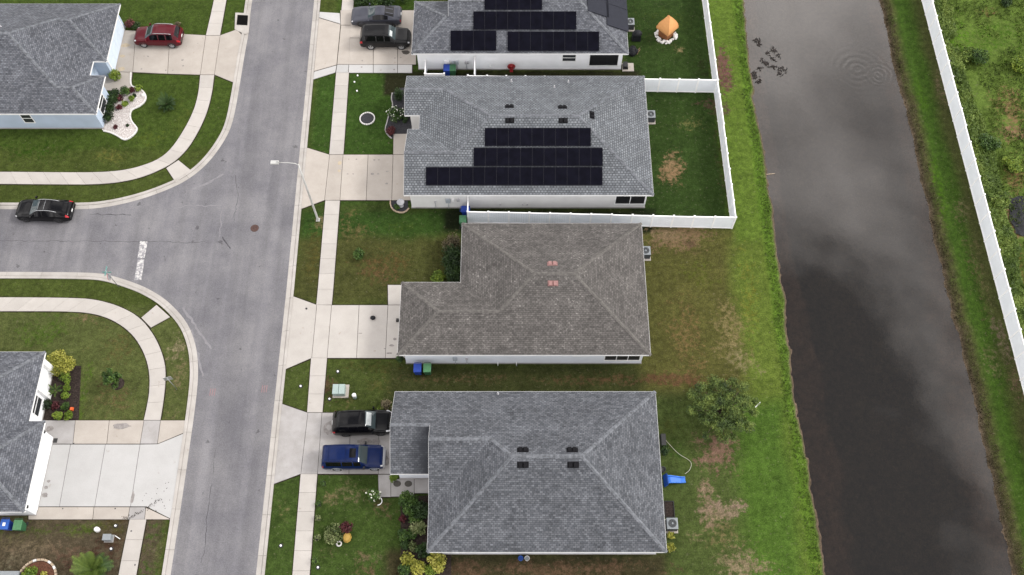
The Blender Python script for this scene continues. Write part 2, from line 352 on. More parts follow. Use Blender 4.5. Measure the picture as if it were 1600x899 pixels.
# finer columns at the banks
gx = np.array(sorted(set(np.round(np.concatenate([gx, np.arange(21.4, 25.4, .12), np.arange(35.4, 38.0, .12)]), 3))))
GX, GY = np.meshgrid(gx, gy)
sl, sr = shore_l(GY), shore_r(GY)
def interp(x, xs, ys): return np.interp(x, xs, ys)
shelf = np.clip((6-GY)/14, 0, 1)*(.8+.9*(fbm(0*GY, GY, .5, 33)-.3)); zl = interp((GX-sl)/(1+np.where(GX > sl, shelf, 0)), [-1.1, -.45, -.12, .0, .25, 1.1, 2.6, 5], [0, -.10, -.30, -.5, -.56, -.66, -1.5, -1.9])
zr = interp((sr-GX)/(1+np.where(GX < sr, shelf*.8, 0)), [-1.3, -.55, -.2, .0, .3, 1.2, 2.8, 5], [0, -.12, -.36, -.5, -.60, -.72, -1.5, -1.9])
mid = (sl+sr)/2
GZ = np.where(GX < mid, zl, zr)
GZ = GZ+np.where((GX > 41.2), .18*(fbm(GX, GY, .35, 4)-.35), 0)
GZ += np.where(GZ < -.02, .10*(fbm(GX, GY, 2.2, 12)-.5), .035*(fbm(GX, GY, .5, 11)-.5)*(GX > 11.5))
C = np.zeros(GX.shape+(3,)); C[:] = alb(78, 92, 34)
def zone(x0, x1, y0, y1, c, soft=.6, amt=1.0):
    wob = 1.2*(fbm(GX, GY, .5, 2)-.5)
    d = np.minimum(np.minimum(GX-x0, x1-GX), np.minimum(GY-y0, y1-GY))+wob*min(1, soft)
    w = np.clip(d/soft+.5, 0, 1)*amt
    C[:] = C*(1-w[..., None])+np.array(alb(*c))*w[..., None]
def blob(px, py, rx, ry, c, amt=.8, z=0, fq=1.1, seed=0):
    x, y = P(px, py, z)
    d = np.sqrt(((GX-x)/rx)**2+((GY-y)/ry)**2)+1.5*(fbm(GX, GY, fq, 20+seed)-.5)
    w = np.clip((1.25-d)/.9, 0, 1)*amt
    tot = MW+w; f_ = np.where(tot > 1e-4, w/np.maximum(tot, 1e-4), 0)[..., None]
    CB[:] = CB*(1-f_)+np.array(alb(*c))*f_; MW[:] = np.maximum(MW, w)
MW = np.zeros(GX.shape); CB = np.zeros(GX.shape+(3,)); CB[:] = alb(110, 100, 66)
zone(-80, -25, 14, 80, (72, 93, 28)); zone(-80, -25, -19, -2, (92, 102, 50)); zone(-60, -26, -60, -18.9, (92, 82, 62), .8)
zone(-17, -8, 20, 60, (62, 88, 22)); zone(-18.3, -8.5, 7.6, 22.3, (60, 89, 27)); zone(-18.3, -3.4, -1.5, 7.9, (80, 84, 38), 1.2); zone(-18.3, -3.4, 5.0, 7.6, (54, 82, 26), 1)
zone(-18.3, -6, -14, -6.6, (76, 90, 36), .8); zone(-10, 20, -10.4, -6.9, (66, 72, 34), .8); zone(-18.3, -5, -40, -15.2, (68, 90, 33), .8)
zone(10.5, 19.2, 6, 60, (54, 78, 28), .5); zone(10.3, 21, -9.5, 6, (94, 94, 42), 1.2); zone(10.5, 19, -60, -9.5, (82, 98, 44), 1.2)
zone(18.9, 23.2, 4, 90, (98, 124, 36), .6); zone(18.6, 23.2, -60, 4.5, (102, 122, 40), 1.4); zone(17.2, 21.5, -60, -10, (82, 114, 34), 1.5)
zone(21.6, 23.6, -300, 300, (94, 132, 28), .5, .7)
zone(36, 40.6, -300, 300, (66, 96, 22), .4); zone(39.3, 40.9, -300, 300, (82, 80, 44), .9, .75); zone(40.7, 300, -300, 300, (102, 128, 46), .4)
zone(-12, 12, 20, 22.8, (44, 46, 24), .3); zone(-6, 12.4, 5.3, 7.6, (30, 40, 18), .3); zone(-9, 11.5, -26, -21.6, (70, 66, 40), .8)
# bank soil and canal bed
wb = np.clip((-GZ-.16)/.22, 0, 1)[..., None]; C = C*(1-wb)+np.array(alb(112, 97, 80))*wb
wu = np.clip((-GZ-.48)/.05, 0, 1)[..., None]; C = C*(1-wu)+np.array(alb(140, 118, 98))*wu
wd = np.clip((-GZ-.64+.25*(fbm(GX, GY, 1.3, 35)-.5))/.14, 0, 1)[..., None]; C = C*(1-wd)+np.array(alb(108, 98, 80))*wd
rb = np.clip(1-np.abs(GX-sr-.55)/.75, 0, 1)*np.clip(.3+1.2*fbm(GX, GY, 1.2, 31), 0, 1); rb = rb[..., None]*.8; C = C*(1-rb)+np.array(alb(96, 88, 58))*rb
# worn and dry patches, at the places the lawns have them
for bl in [(1050, 265, 1.2, 1.8, (150, 124, 92), .8), (1043, 250, .8, .8, (150, 128, 96), .7), (1075, 195, 2.0, .8, (112, 112, 66), .5), (1120, 165, 1.6, 1.2, (94, 78, 62), .7), (1128, 260, .5, 5, (70, 72, 40), .6),
           (1060, 372, 3.6, 1.5, (134, 112, 84), .8), (1078, 382, .5, .5, (66, 46, 38), .9), (1035, 365, 1.6, .7, (150, 132, 104), .6), (1070, 520, 1.8, 4.0, (122, 104, 66), .55), (1140, 520, 1.5, 3.0, (136, 124, 84), .6), (1165, 565, 1.3, 1.6, (140, 132, 96), .6), (1090, 430, 2.5, 2, (86, 94, 36), .5),
           (1050, 594, 5, .55, (112, 82, 58), .8), (930, 593, 8, .5, (92, 74, 50), .55), (700, 592, 6, .5, (96, 82, 56), .5),
           (1118, 705, 1.8, 1.6, (138, 110, 94), .85), (1105, 780, .7, 2.4, (146, 126, 104), .75), (1128, 797, 1.9, .8, (152, 132, 114), .85), (1130, 835, 1.4, 1.8, (122, 114, 76), .5), (1080, 838, .9, .5, (134, 124, 92), .6), (1160, 880, 2.4, 1.2, (144, 130, 102), .7), (1060, 700, 1.2, 2, (66, 92, 36), .5), (1050, 670, 1.2, 1.0, (84, 90, 44), .6),
           (1290, 885, 1.0, .8, (132, 134, 72), .5), (1170, 470, .9, 5, (116, 120, 48), .5), (860, 890, 9, .7, (104, 84, 64), .8), (720, 893, 3.5, .8, (92, 74, 56), .8),
           (600, 410, 2.4, 1.5, (96, 82, 46), .6), (620, 355, 2, .8, (66, 88, 32), .6), (560, 360, 1.4, 1.1, (108, 100, 62), .6), (540, 350, 1.0, 1.8, (104, 98, 60), .5), (590, 425, 1.6, 1.3, (104, 84, 56), .6), (695, 400, 1.2, 2.2, (64, 62, 34), .6), (500, 345, .6, .9, (124, 116, 82), .7), (490, 400, .9, 3, (86, 82, 40), .6),
           (540, 765, .8, 1.2, (112, 108, 76), .5), (560, 775, 1.3, .8, (122, 116, 84), .5), (595, 790, .9, 1.1, (104, 92, 66), .6), (515, 780, .8, .6, (128, 118, 84), .6), (563, 872, .8, .5, (120, 108, 80), .6), (585, 870, .9, .4, (112, 106, 76), .5), (510, 858, .9, .5, (114, 108, 76), .4), (445, 800, .5, .9, (114, 112, 72), .5), (575, 893, 1, .5, (104, 90, 64), .6),
           (590, 600, 1.2, 1.0, (98, 96, 50), .5), (515, 610, .7, 1.2, (92, 72, 54), .7), (545, 630, .8, .4, (118, 108, 72), .5), (600, 575, 3, .6, (84, 80, 40), .5), (462, 650, .6, .5, (124, 120, 96), .4),
           (275, 545, .9, 1.3, (142, 132, 104), .65), (280, 580, .9, 1.6, (128, 118, 86), .55), (262, 490, .8, .5, (110, 106, 60), .4), (250, 470, 1.2, 1.2, (112, 108, 64), .4), (140, 495, 2.6, .8, (128, 112, 82), .55), (185, 540, 2.0, 2.2, (98, 94, 54), .5), (180, 620, 2.2, 1.6, (106, 96, 62), .5), (60, 520, 2.5, 1.6, (78, 102, 36), .6), (130, 620, .5, 4, (84, 112, 36), .6), (160, 600, .6, .6, (70, 58, 40), .5), (270, 650, .7, .7, (122, 116, 82), .4),
           (175, 245, 1.6, .8, (108, 108, 52), .5), (60, 235, 4, 1.2, (56, 84, 22), .6), (290, 190, 1.4, 2, (86, 98, 40), .5), (230, 215, 2, 1.2, (88, 102, 36), .5), (215, 175, .6, 1.2, (58, 76, 24), .5),
           (35, 830, 3, .7, (80, 92, 44), .6), (130, 826, 4, .6, (84, 98, 42), .7), (60, 858, 4, .8, (128, 112, 90), .6), (110, 868, 4.5, .9, (88, 66, 54), .7), (30, 872, 2, .9, (122, 116, 94), .6), (235, 855, .8, .6, (116, 106, 74), .5), (180, 830, 1.0, 2.6, (82, 62, 48), .8), (20, 845, 2.5, .6, (112, 104, 76), .5), (240, 860, 1.3, 4, (66, 94, 30), .4),
           (1130, 110, .9, 2.8, (118, 86, 78), .85), (1135, 125, .7, 1.6, (108, 70, 72), .7), (1062, 78, .5, .4, (150, 136, 98), .7), (1037, 62, 1.7, 1.5, (66, 76, 40), .5), (1100, 110, .6, 3, (52, 56, 30), .5), (1045, 30, 2.5, 1.5, (66, 84, 30), .5),
           (1470, 140, .5, 3, (112, 100, 76), .55), (1500, 330, .8, 3, (110, 104, 72), .45), (1530, 430, .8, 4, (106, 98, 66), .5), (1565, 530, .7, 2.5, (128, 112, 96), .55), (1550, 565, .7, 2, (110, 110, 72), .5), (1590, 600, .6, 2.6, (120, 98, 80), .5), (1440, 150, .6, 4, (70, 104, 20), .5), (1470, 300, .6, 5, (74, 110, 22), .5),
           (1580, 165, 1.8, 2.4, (140, 118, 82), .75), (1592, 210, 2.0, 1.2, (146, 116, 90), .7), (1590, 280, 1.6, 2.6, (136, 112, 76), .7), (1585, 340, 1.3, 2.6, (146, 116, 92), .85), (1540, 20, 1.0, .6, (128, 96, 70), .5), (1560, 60, 4, 3, (76, 112, 26), .5), (1595, 420, 1, 3, (120, 112, 60), .6), (1500, 60, 2, 4, (96, 138, 34), .5)]:
    blob(*bl, seed=int(bl[0]) % 7)
MW = np.where(GZ < -.16, 0, MW)
lum = C.mean(-1, keepdims=True); C = (C*.90+lum*.10)*1.0
C *= (1+.40*(fbm(GX, GY, .9, 40)-.5)+.36*(fbm(GX, GY, 3.1, 44, 2)-.5))[..., None]
C = np.clip(C, 0, 1)
ny, nx = GX.shape
gv = np.stack([GX.ravel(), GY.ravel(), GZ.ravel()], 1)
ii = (np.arange(ny-1)[:, None]*nx+np.arange(nx-1)[None]).ravel()
gf = np.stack([ii, ii+1, ii+nx+1, ii+nx], 1)
def np_mesh(name, v, f, attr=None, colr=None, smooth=False):
    me = bpy.data.meshes.new(name); k = f.shape[1]
    me.vertices.add(len(v)); me.vertices.foreach_set('co', np.ascontiguousarray(v, dtype=np.float32).ravel())
    me.loops.add(f.size); me.loops.foreach_set('vertex_index', f.astype(np.int32).ravel())
    me.polygons.add(len(f)); me.polygons.foreach_set('loop_start', np.arange(0, f.size, k, dtype=np.int32))
    if smooth: me.polygons.foreach_set('use_smooth', np.ones(len(f), bool))
    me.update(calc_edges=True)
    if attr is not None:
        a = me.attributes.new('rnd', 'FLOAT', 'POINT'); a.data.foreach_set('value', attr.astype(np.float32))
    if colr is not None:
        a = me.attributes.new('Col', 'FLOAT_COLOR', 'POINT'); a.data.foreach_set('color', np.concatenate([colr, np.ones((len(colr), 1))], 1).astype(np.float32).ravel())
    return me
m, t, b = newmat('ground')
at = N(t, 'ShaderNodeAttribute'); at.attribute_name = 'Col'
atb = N(t, 'ShaderNodeAttribute'); atb.attribute_name = 'ColB'
na = geonoise(t, 2.6, 6, .72); ma = N(t, 'ShaderNodeMath', operation='MULTIPLY_ADD'); ma.inputs[1].default_value = 6.5; ma.inputs[2].default_value = -3.85; t.links.new(na.outputs['Fac'], ma.inputs[0])
mb = N(t, 'ShaderNodeMath', operation='MULTIPLY_ADD'); mb.inputs[1].default_value = 1.9; t.links.new(atb.outputs['Alpha'], mb.inputs[0]); t.links.new(ma.outputs[0], mb.inputs[2]); mb.use_clamp = True
mc_ = N(t, 'ShaderNodeMath', operation='GREATER_THAN'); mc_.inputs[1].default_value = .02; t.links.new(atb.outputs['Alpha'], mc_.inputs[0]); md_ = N(t, 'ShaderNodeMath', operation='MULTIPLY'); t.links.new(mb.outputs[0], md_.inputs[0]); t.links.new(mc_.outputs[0], md_.inputs[1])
mix0 = N(t, 'ShaderNodeMixRGB'); t.links.new(md_.outputs[0], mix0.inputs[0]); t.links.new(at.outputs['Color'], mix0.inputs[1]); t.links.new(atb.outputs['Color'], mix0.inputs[2])
n1 = geonoise(t, 2.2, 5, .7); r = ramp(t, n1.outputs['Fac'], .36, (.70, .72, .68), .64, (1.28, 1.26, 1.32)); c = mul(t, mix0.outputs[0], r.outputs[0])
n2 = geonoise(t, 9, 5, .8); r = ramp(t, n2.outputs['Fac'], .38, g3(.70), .62, (1.32, 1.30, 1.26)); c = mul(t, c.outputs[0], r.outputs[0])
n3 = geonoise(t, 4.0, 4, .7); r = ramp(t, n3.outputs['Fac'], .60, g3(0), .70, g3(.36))
mm = N(t, 'ShaderNodeMixRGB'); mm.inputs[2].default_value = (.20, .175, .12, 1); t.links.new(r.outputs[0], mm.inputs[0]); t.links.new(c.outputs[0], mm.inputs[1])
t.links.new(mm.outputs[0], b.inputs['Base Color']); b.inputs['Roughness'].default_value = .95; b.inputs['Specular IOR Level'].default_value = .1
bump(t, b, n2.outputs['Fac'], .7, .06)
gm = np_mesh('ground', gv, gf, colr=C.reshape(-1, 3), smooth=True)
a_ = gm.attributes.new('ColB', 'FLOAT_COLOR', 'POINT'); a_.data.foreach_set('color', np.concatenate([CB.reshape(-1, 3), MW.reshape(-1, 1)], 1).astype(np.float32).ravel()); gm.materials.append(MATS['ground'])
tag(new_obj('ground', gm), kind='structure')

# ---------------------------------------------------------------- canal water
m, t, b = newmat('canal_water'); t.nodes.remove(b); o_ = t.nodes[0]
tr = N(t, 'ShaderNodeBsdfTransparent'); tr.inputs[0].default_value = (.66, .63, .57, 1)
gl = N(t, 'ShaderNodeBsdfGlossy'); gl.inputs['Roughness'].default_value = .03; gl.inputs[0].default_value = (1, .97, .95, 1)
fr = N(t, 'ShaderNodeFresnel'); fr.inputs[0].default_value = 1.75
ms = N(t, 'ShaderNodeMixShader'); t.links.new(fr.outputs[0], ms.inputs[0]); t.links.new(tr.outputs[0], ms.inputs[1]); t.links.new(gl.outputs[0], ms.inputs[2]); t.links.new(ms.outputs[0], o_.inputs[0])
g = N(t, 'ShaderNodeNewGeometry')
hs = None
for (px, py, fq, rad) in ((1340, 108, 3.1, 3.6), (1372, 118, 4.2, 2.2)):
    x, y = P(px, py, WATER)
    sub = N(t, 'ShaderNodeVectorMath', operation='SUBTRACT'); sub.inputs[1].default_value = (x, y, WATER); t.links.new(g.outputs['Position'], sub.inputs[0])
    ln = N(t, 'ShaderNodeVectorMath', operation='LENGTH'); t.links.new(sub.outputs[0], ln.inputs[0])
    m1 = N(t, 'ShaderNodeMath', operation='MULTIPLY'); m1.inputs[1].default_value = fq*math.pi; dn = geonoise(t, .9, 2); da = N(t, 'ShaderNodeMath', operation='MULTIPLY_ADD'); da.inputs[1].default_value = .7; t.links.new(dn.outputs['Fac'], da.inputs[0]); t.links.new(ln.outputs['Value'], da.inputs[2]); t.links.new(da.outputs[0], m1.inputs[0])
    sn = N(t, 'ShaderNodeMath', operation='SINE'); t.links.new(m1.outputs[0], sn.inputs[0])
    mr = N(t, 'ShaderNodeMapRange'); mr.inputs['From Min'].default_value = 0; mr.inputs['From Max'].default_value = rad; mr.inputs['To Min'].default_value = .16; mr.inputs['To Max'].default_value = 0; t.links.new(ln.outputs['Value'], mr.inputs['Value'])
    m2 = N(t, 'ShaderNodeMath', operation='MULTIPLY'); t.links.new(sn.outputs[0], m2.inputs[0]); t.links.new(mr.outputs[0], m2.inputs[1])
    if hs is None: hs = m2
    else:
        ad = N(t, 'ShaderNodeMath', operation='ADD'); t.links.new(hs.outputs[0], ad.inputs[0]); t.links.new(m2.outputs[0], ad.inputs[1]); hs = ad
nw = geonoise(t, 1.1, 4, .6); mw = N(t, 'ShaderNodeMath', operation='MULTIPLY_ADD'); mw.inputs[1].default_value = .12; t.links.new(nw.outputs['Fac'], mw.inputs[0]); t.links.new(hs.outputs[0], mw.inputs[2])
bp = N(t, 'ShaderNodeBump'); bp.inputs['Strength'].default_value = .5; bp.inputs['Distance'].default_value = .02; t.links.new(mw.outputs[0], bp.inputs['Height']); t.links.new(bp.outputs[0], gl.inputs['Normal'])
tag(MB().add([(21.2, -1790, WATER), (38.2, -1790, WATER), (38.2, 1790, WATER), (21.2, 1790, WATER)], [(0, 1, 2, 3)]).build('canal_water', 'canal_water'), kind='structure')

# ---------------------------------------------------------------- roads, kerbs, pavements, driveways
def px(pts, z=0): return [P(x, y, z) for x, y in pts]
def resample(pl, step):
    p = np.array(pl, float); d = np.r_[0, np.cumsum(np.linalg.norm(np.diff(p, axis=0), axis=1))]
    n = max(1, int(round(d[-1]/step))); s = np.linspace(0, d[-1], n+1)
    return np.stack([np.interp(s, d, p[:, 0]), np.interp(s, d, p[:, 1])], 1)
def smooth(pl, it=2):
    p = np.array(pl, float)
    for _ in range(it):
        q = [p[0]]
        for a, b2 in zip(p[:-1], p[1:]): q += [a*.75+b2*.25, a*.25+b2*.75]
        q.append(p[-1]); p = np.array(q)
    return p
XE0, XE1 = P(491, 0)[0], P(400, 899)[0]
edge_e = [(XE1-.05, -70), P(400, 899), P(448, 450), P(491, 0), (XE0+.05, 80)]
edge_nw = [(P(393, 0)[0]-.05, 80)]+px([(393, 0), (389, 52), (384, 75), (370, 162), (362, 198), (350, 222), (330, 250), (307, 272), (277, 291), (222, 312), (165, 325), (120, 328), (0, 327)])+[(-95, P(0, 327)[1])]
edge_sw = [(-95, P(0, 425)[1])]+px([(0, 425), (145, 426), (172, 430), (210, 442), (235, 453), (262, 470), (292, 502), (306, 537), (310, 570), (309, 605), (300, 675), (267, 899)])+[(P(267, 899)[0]+.05, -70)]
edge_nw = smooth(edge_nw); edge_sw = smooth(edge_sw); edge_e = np.array(edge_e)
road = structure('road')
tag(MB().add([(p[0], p[1], .02) for p in list(edge_e)+list(edge_nw)+list(edge_sw)], [list(range(len(edge_e)+len(edge_nw)+len(edge_sw)))]).build('road_surface', 'asphalt', road))
def decal(name, pts, material, parent, z): return MB().add([(p[0], p[1], z) for p in pts], [list(range(len(pts)))]).build(name, material, parent)
# stop bar, painted in two courses and worn
decal('stop_line', px([(219, 377), (231, 378), (226, 404), (215, 404)]), 'worn_white', road, .0245); decal('stop_line', px([(215, 405.5), (226, 405.5), (221, 438), (210, 438)]), 'worn_white', road, .0245)
for (cx, cy) in ((332, 613), (413, 608)):
    for i in (-1, 0, 1):
        x, y = P(cx+i*3.5, cy)
        decal('survey_mark', [(x-.025, y-.30), (x+.025, y-.30), (x+.045, y+.30), (x-.005, y+.30)], 'red_paint', road, .0243)
def crack(pts, w, material='crack', z=.0242):
    p = resample(smooth(px(pts), 1), .35); p[:, 0] += rng.normal(0, .05, len(p)); p[:, 1] += rng.normal(0, .05, len(p))
    d = np.gradient(p, axis=0); d /= np.linalg.norm(d, axis=1)[:, None]; n = np.stack([-d[:, 1], d[:, 0]], 1)
    ww = (w*(.3+rng.random(len(p))))[:, None]
    a = p+n*ww; b2 = p-n*ww; k = len(p)
    MB().add([(q[0], q[1], z) for q in a]+[(q[0], q[1], z) for q in b2], [(i, k+i, k+i+1, i+1) for i in range(k-1)]).build('crack' if material == 'crack' else 'patch_seam', material, road)
crack([(0, 377), (100, 377), (220, 378), (330, 379)], .018); crack([(346, 330), (345, 350), (344, 370)], .03, 'patch_light'); crack([(331, 755), (324, 800), (320, 860), (313, 880)], .02); crack([(337, 700), (333, 740)], .015)
crack([(270, 325), (300, 322), (347, 321)], .04, 'patch_light'); crack([(300, 297), (325, 286), (350, 272)], .10, 'patch_light'); crack([(140, 334), (170, 337), (205, 336)], .04); crack([(368, 275), (372, 310), (366, 345)], .018); crack([(347, 370), (360, 388)], .05); crack([(285, 480), (330, 545)], .10, 'patch_light'); crack([(300, 515), (318, 590)], .09, 'patch_light')
mh = MB(); mh.lathe(*P(398, 357), [(.36, .021), (.36, .028), (.34, .030), (.30, .026)], 28); mhx, mhy = P(398, 357)
for i in range(-3, 4): mh.box(mhx+i*.08-.015, mhx+i*.08+.015, mhy-.2, mhy+.2, .0262, .031)
mo = mh.build('manhole_cover', 'manhole_iron'); tag(mo, 'round rusty iron manhole cover in the middle of the main road', 'manhole cover')

def offset(pl, d):
    p = np.array(pl, float); t2 = np.gradient(p, axis=0); t2 /= np.linalg.norm(t2, axis=1)[:, None]
    return p+np.stack([-t2[:, 1], t2[:, 0]], 1)*d
def kerb(name, edge, side, skip=()):
    root = structure(name)
    p = resample(edge, .5); q = p[(np.abs(p[:, 1]) < 40) & (p[:, 0] > -52)]
    prof = [(-.01, .0), (0, .026), (.36, .036), (.362, .012), (.392, .012), (.396, .070), (.44, .088), (.63, .094), (.63, -.03)]
    n = 6
    for k in range(0, len(q)-1, n):
        seg = q[k:k+n+1]
        if len(seg) < 2: continue
        i0 = max(0, k-1); ext = q[i0:k+n+2]; tg = np.gradient(ext, axis=0); tg /= np.linalg.norm(tg, axis=1)[:, None]; tg = tg[k-i0:k-i0+len(seg)]
        nn = np.stack([-tg[:, 1], tg[:, 0]], 1)*side
        seg = seg.copy(); seg[0] += tg[0]*.009; seg[-1] -= tg[-1]*.009
        vs = []; fs = []; L = len(prof)
        for i in range(len(seg)):
            for (d, z) in prof: vs.append((seg[i, 0]+nn[i, 0]*d, seg[i, 1]+nn[i, 1]*d, z))
        for i in range(len(seg)-1):
            for j in range(L-1):
                f = (i*L+j, i*L+j+1, (i+1)*L+j+1, (i+1)*L+j); fs.append(f if side > 0 else f[::-1])
        fs.append(list(range(L))); fs.append([(len(seg)-1)*L+j for j in range(L)][::-1])
        MB().add(vs, fs).build('kerb_segment', 'kerb_concrete', root)
    return root
kerb('kerb_east', edge_e, -1); kerb('kerb_northwest', edge_nw, -1); kerb('kerb_southwest', edge_sw, -1)

TOP = .065
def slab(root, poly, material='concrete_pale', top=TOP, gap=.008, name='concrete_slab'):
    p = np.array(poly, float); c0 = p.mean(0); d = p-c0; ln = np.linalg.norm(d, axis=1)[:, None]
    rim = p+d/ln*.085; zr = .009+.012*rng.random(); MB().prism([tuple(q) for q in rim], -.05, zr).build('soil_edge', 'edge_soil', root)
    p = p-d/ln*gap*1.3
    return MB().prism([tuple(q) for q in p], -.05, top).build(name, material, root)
def ribbon(root, a, b2, step, material='concrete_pale', skip=None):
    A = resample(smooth(a, 2), .02); B = resample(smooth(b2, 2), .02)
    L = np.sum(np.linalg.norm(np.diff(A, axis=0), axis=1)); n = max(1, int(round(L/step))); sub = 3
    for k in range(n):
        s = np.linspace(k/n, (k+1)/n, sub+1)
        pa = A[(s*(len(A)-1)).astype(int)].copy(); pb = B[(s*(len(B)-1)).astype(int)].copy()
        cx, cy = (pa.mean(0)+pb.mean(0))/2
        if skip and skip(cx, cy): continue
        slab(root, list(map(tuple, pa))+list(map(tuple, pb[::-1])), material)
sw_e = structure('sidewalk_east')
WL = px([(535, 0), (516, 225), (497, 450), (486, 562), (480, 645), (470, 741), (457, 899)]); WR = px([(553, 0), (538, 225), (521, 450), (511, 562), (504, 645), (496, 741), (484, 899)])
WLx = [(WL[0][0], 42)]+WL+[(WL[-1][0], -36)]; WRx = [(WR[0][0], 42)]+WR+[(WR[-1][0], -36)]
yd = [(P(0, 114)[1], P(0, 17)[1]), (P(0, 314)[1], P(0, 242)[1]), (P(0, 560)[1], P(0, 477)[1]), (P(0, 741)[1], P(0, 645)[1])]
ys = [42]+[v for pr in yd[::-1] for v in pr][::1]
cuts = sorted([42, -36]+[v for pr in yd for v in pr])
def xat(pl, y): return float(np.interp(-y, [-p[1] for p in pl], [p[0] for p in pl]))
for y0, y1 in zip(cuts[:-1], cuts[1:]):
    if any(abs(y0-a) < .01 and abs(y1-b2) < .01 for a, b2 in yd): continue
    n = max(1, round((y1-y0)/1.45))
    for k in range(n):
        a, b2 = y0+(y1-y0)*k/n, y0+(y1-y0)*(k+1)/n
        slab(sw_e, [(xat(WLx, a), a), (xat(WRx, a), a), (xat(WRx, b2), b2), (xat(WLx, b2), b2)])
sw_nw = structure('sidewalk_northwest')
no = px([(354, 0), (344, 56)]); ni = px([(335, 0), (322, 56)])
ribbon(sw_nw, [(no[0][0], 42)]+no, [(ni[0][0], 42)]+ni, 1.5)
o_ = px([(335, 118), (331, 150), (321, 185), (300, 225), (280, 248), (260, 262), (215, 281), (160, 289), (90, 289), (0, 288)]); i_ = px([(313, 118), (310, 150), (300, 182), (276, 223), (258, 243), (237, 255), (200, 266), (160, 270), (90, 270), (0, 269)])
ribbon(sw_nw, o_+[(-62, o_[-1][1])], i_+[(-62, i_[-1][1])], 1.5)
slab(sw_nw, px([(260, 263.5), (279, 251), (300, 268), (275, 286)]))
sw_sw = structure('sidewalk_southwest')
o_ = px([(0, 465), (125, 466), (157, 470), (190, 480), (220, 497), (242, 525), (255, 555), (260, 582), (257, 620), (251, 657)]); i_ = px([(0, 487), (112, 487), (150, 491), (180, 502), (207, 522), (225, 550), (234, 580), (234, 612), (230, 635), (225, 657)])
ribbon(sw_sw, [(-62, o_[0][1])]+o_, [(-62, i_[0][1])]+i_, 1.5)
slab(sw_sw, px([(221, 497), (245, 477), (266, 496), (236, 512.5)]))
o_ = px([(229, 812), (213, 899)]); i_ = px([(203, 812), (185, 899)])
ribbon(sw_sw, o_+[(o_[-1][0], -36)], i_+[(i_[-1][0], -36)], 1.5)

def driveway(name, slabs):
    root = structure(name)
    for sl_ in slabs: slab(root, px(sl_[1:]), sl_[0])
    return root
Cn, Cw, Cg = 'concrete', 'concrete_new', 'concrete_grey'
d1 = driveway('driveway_first', [(Cn, (498.5, 29), (532, 39), (526, 102), (491, 112)), (Cw, (499.5, 19.5), (531, 21.5), (532, 38), (498.5, 28)), (Cw, (491, 113), (526, 103), (524, 114), (489, 125)), (Cn, (532, 17), (549, 16.5), (548, 40), (532.5, 40)),
     (Cn, (533, 40.5), (548, 40.5), (545, 101.5), (527, 101.5)), (Cn, (549, 17), (585, 17), (583, 60), (547, 60)), (Cn, (547, 60.5), (583, 60.5), (583, 101.5), (545, 101.5)), (Cn, (586, 17), (622, 17), (621, 60), (584, 60)), (Cn, (584, 60.5), (621, 60.5), (621, 101.5), (583.5, 101.5)), (Cn, (622.5, 17), (650, 17), (650, 101.5), (621.5, 101.5)),
     (Cw, (527, 102), (545, 102), (544, 114.5), (525, 114.5)), (Cw, (545.5, 102), (583, 102), (583, 114.5), (544.5, 114.5)), (Cw, (583.5, 102), (621, 102), (621, 114.5), (583.5, 114.5)), (Cw, (621.5, 102), (644, 102), (644, 114.5), (621.5, 114.5))])
d2 = driveway('driveway_second', [(Cn, (478, 231), (515, 242.5), (507, 313.5), (471, 327)), (Cn, (515.5, 242.5), (536, 242.5), (531, 313.5), (507.5, 313.5)), (Cn, (536.5, 242.5), (575, 242.5), (572, 313.5), (531.5, 313.5)), (Cn, (575.5, 242.5), (614, 242.5), (612, 313.5), (572.5, 313.5)), (Cn, (614.5, 242.5), (648, 242.5), (648, 313.5), (612.5, 313.5)), (Cn, (615, 210), (645, 210), (645, 242), (614.5, 242))])
d3 = driveway('driveway_third', [('concrete_pale', (456.5, 463), (495, 477), (487, 560), (445, 578)), ('concrete_pale', (495.5, 477), (518, 477.5), (511, 560), (487.5, 560)), ('concrete_pale', (518.5, 477.5), (561, 477.5), (557, 560), (511.5, 560)), ('concrete_pale', (561.5, 477.5), (606, 477.5), (602, 560), (557.5, 560)), ('concrete_pale', (606.5, 477.5), (640, 477.5), (640, 560), (602.5, 560)), ('concrete_pale', (606, 446), (640, 446), (640, 477), (606.5, 477))])
d4 = driveway('driveway_fourth', [(Cg, (439, 631), (481, 645.5), (470, 741), (427, 757)), (Cg, (481.5, 645.5), (503, 645.5), (496, 741), (470.5, 741)), (Cg, (503.5, 645.5), (548, 645.5), (545, 741), (496.5, 741)), (Cg, (548.5, 645.5), (592, 645.5), (591, 741), (545.5, 741)), (Cg, (592.5, 645.5), (640, 645.5), (640, 741), (591.5, 741)), (Cg, (591, 742), (610.5, 742), (610.5, 777), (592, 777)), (Cg, (611, 749), (647, 749), (647, 776.5), (611, 776.5)), (Cg, (647.5, 749), (690, 749), (690, 771), (647.5, 771))])
dA = driveway('driveway_northwest', [(Cn, (322, 56.5), (344, 56.5), (335, 117.5), (313.5, 117.5)), (Cn, (344.5, 56), (370, 47), (379, 56), (366, 130), (335.5, 117.5)), (Cn, (266, 53), (321.5, 56), (313, 117.5), (262.5, 116)), (Cn, (213, 49), (265.5, 53), (262, 116), (208, 113.5)), (Cn, (182, 47.5), (212.5, 49), (207.5, 113.5), (170, 112.5)), (Cn, (168, 113), (207, 114), (204, 142), (160, 142))])
